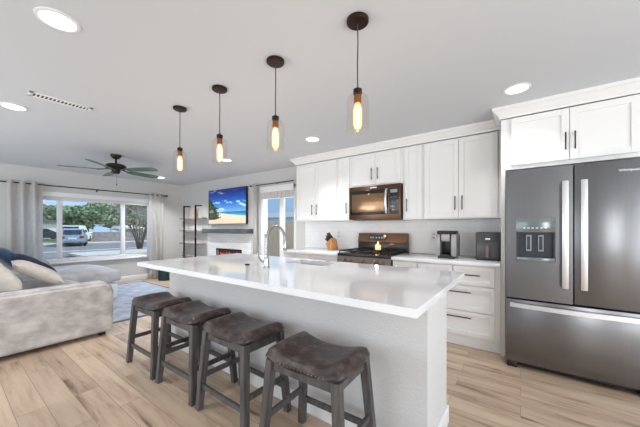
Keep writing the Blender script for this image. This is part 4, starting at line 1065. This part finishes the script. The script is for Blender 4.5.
def car(name, label, paint, loc, rz, L_=4.4, Wd=1.8, H=1.5, hatch=True):
    r = thing(name, label, 'car', (0, 0, 0))
    lower = [(-L_ / 2, 0.32), (-L_ / 2 + 0.02, 0.75), (-L_ / 2 + 0.1, 0.92), (L_ * 0.2, 0.95), (L_ / 2 - 0.35, 0.82), (L_ / 2, 0.62), (L_ / 2, 0.32), (L_ * 0.4, 0.22), (-L_ * 0.42, 0.22)]
    MB().prism(lower, -Wd / 2, Wd / 2, 'xz', 0.05).obj('body', paint, r)
    rear = -L_ / 2 + (0.18 if hatch else 0.5)
    cab = [(rear, 0.9), (rear + 0.32, H - 0.06), (rear + 0.6, H), (L_ * 0.06, H - 0.02), (L_ * 0.26, 0.93)]
    t = bmesh.new()
    v0 = []; v1 = []
    for p in cab:
        ins = 0.06 + 0.16 * (p[1] - 0.9) / (H - 0.9)
        v0.append(t.verts.new((p[0], -Wd / 2 + ins, p[1]))); v1.append(t.verts.new((p[0], Wd / 2 - ins, p[1])))
    t.faces.new(v0); t.faces.new(list(reversed(v1))); n = len(cab)
    for i in range(n): t.faces.new([v0[i], v0[(i + 1) % n], v1[(i + 1) % n], v1[i]])
    m = MB(); m.merge(t); bmesh.ops.bevel(m.bm, geom=list(m.bm.edges), offset=0.03, segments=2, affect='EDGES'); m.obj('cabin', paint, r)
    # glazing a little outside the cabin
    g = MB()
    a = Vector((rear + 0.03, 0, 1.0)); b = Vector((rear + 0.29, 0, H - 0.12)); nn = Vector((-0.8, 0, 0.35)).normalized() * 0.012
    g.bar(a + nn, b + nn, Wd * 0.68, 0.012, up=(-1, 0, 0.4)); g.obj('rear_window', 'carglass', r)
    a = Vector((L_ * 0.25, 0, 0.98)); b = Vector((L_ * 0.09, 0, H - 0.1))
    MB().bar(a + Vector((.015, 0, .012)), b + Vector((.015, 0, .012)), Wd * 0.68, 0.012, up=(1, 0, 0.4)).obj('windscreen', 'carglass', r)
    for s in (-1, 1):
        y = s * (Wd / 2 - 0.115); MB().bar((rear + 0.45, y, 1.17), (L_ * 0.1, y, 1.17), 0.03, 0.3, up=(0, -s * 0.3, 1)).obj('side_window', 'carglass', r)
        MB().box(-L_ / 2 - 0.012, -L_ / 2 + 0.08, s * Wd * 0.36 - 0.14, s * Wd * 0.36 + 0.14, 0.68, 0.86, 0.02).obj('tail_light', 'red', r)
        for wx in (-L_ * 0.31, L_ * 0.32):
            w = MB().lathe([(0.18, -0.1), (0.3, -0.1), (0.32, -0.07), (0.32, 0.07), (0.3, 0.1), (0.18, 0.1)], (0, 0, 0), 20)
            w.bm.transform(Matrix.Translation((wx, s * (Wd / 2 - 0.09), 0.32)) @ Matrix.Rotation(PI / 2, 4, 'X')); wo_ = w.obj('wheel', 'tyre', r)
    MB().box(-L_ / 2 - 0.03, -L_ / 2 + 0.05, -Wd / 2 + 0.05, Wd / 2 - 0.05, 0.36, 0.52, 0.02).obj('bumper', paint, r)
    MB().box(-L_ / 2 - 0.02, -L_ / 2 + 0.03, -0.26, 0.26, 0.6, 0.73).obj('number_plate', 'plate', r)
    r.location = loc; r.rotation_euler = (0, 0, rz); return r
car('car', 'blue-grey hatchback seen from behind, parked across the street', 'carblue', (-31.9, 7.1, G), R(180 - 16), 4.3, 1.66, 1.48)
car('van', 'white van parked beyond the blue-grey hatchback', 'carwhite', (-38.6, 8.7, G + 0.05), R(180 - 25), 4.6, 1.9, 1.75)
car('car', 'dark car parked at the far left of the window view', 'cardark', (-50.0, 7.9, G + 0.05), R(100), 4.4, 1.8, 1.45)
# patio side
fc = thing('patio_fence', 'brown wooden board fence outside the sliding patio door', 'fence', (-7, 8.2, -0.08))
m = MB()
for k in range(52): m.box(-12 + k * 0.145, -12 + k * 0.145 + 0.138, 8.2, 8.225, -0.08, 1.50 + 0.01 * (k % 3))
m.obj('boards', 'fence', fc)
MB().box(-12, -4.4, 8.226, 8.27, 0.2, 0.3).box(-12, -4.4, 8.226, 8.27, 1.15, 1.25).obj('rails', 'fence', fc)
r = thing('neighbour_house', 'blue-grey neighbouring house above the patio fence', 'house', (-13, 14.5, -0.08))
MB().box(-22, -8, 13, 19, -0.08, 3.2).obj('wall', 'bluewall', r)
MB().box(-22.5, -7.6, 12.6, 13.0, 1.95, 2.25).obj('fascia', 'stucco', r)
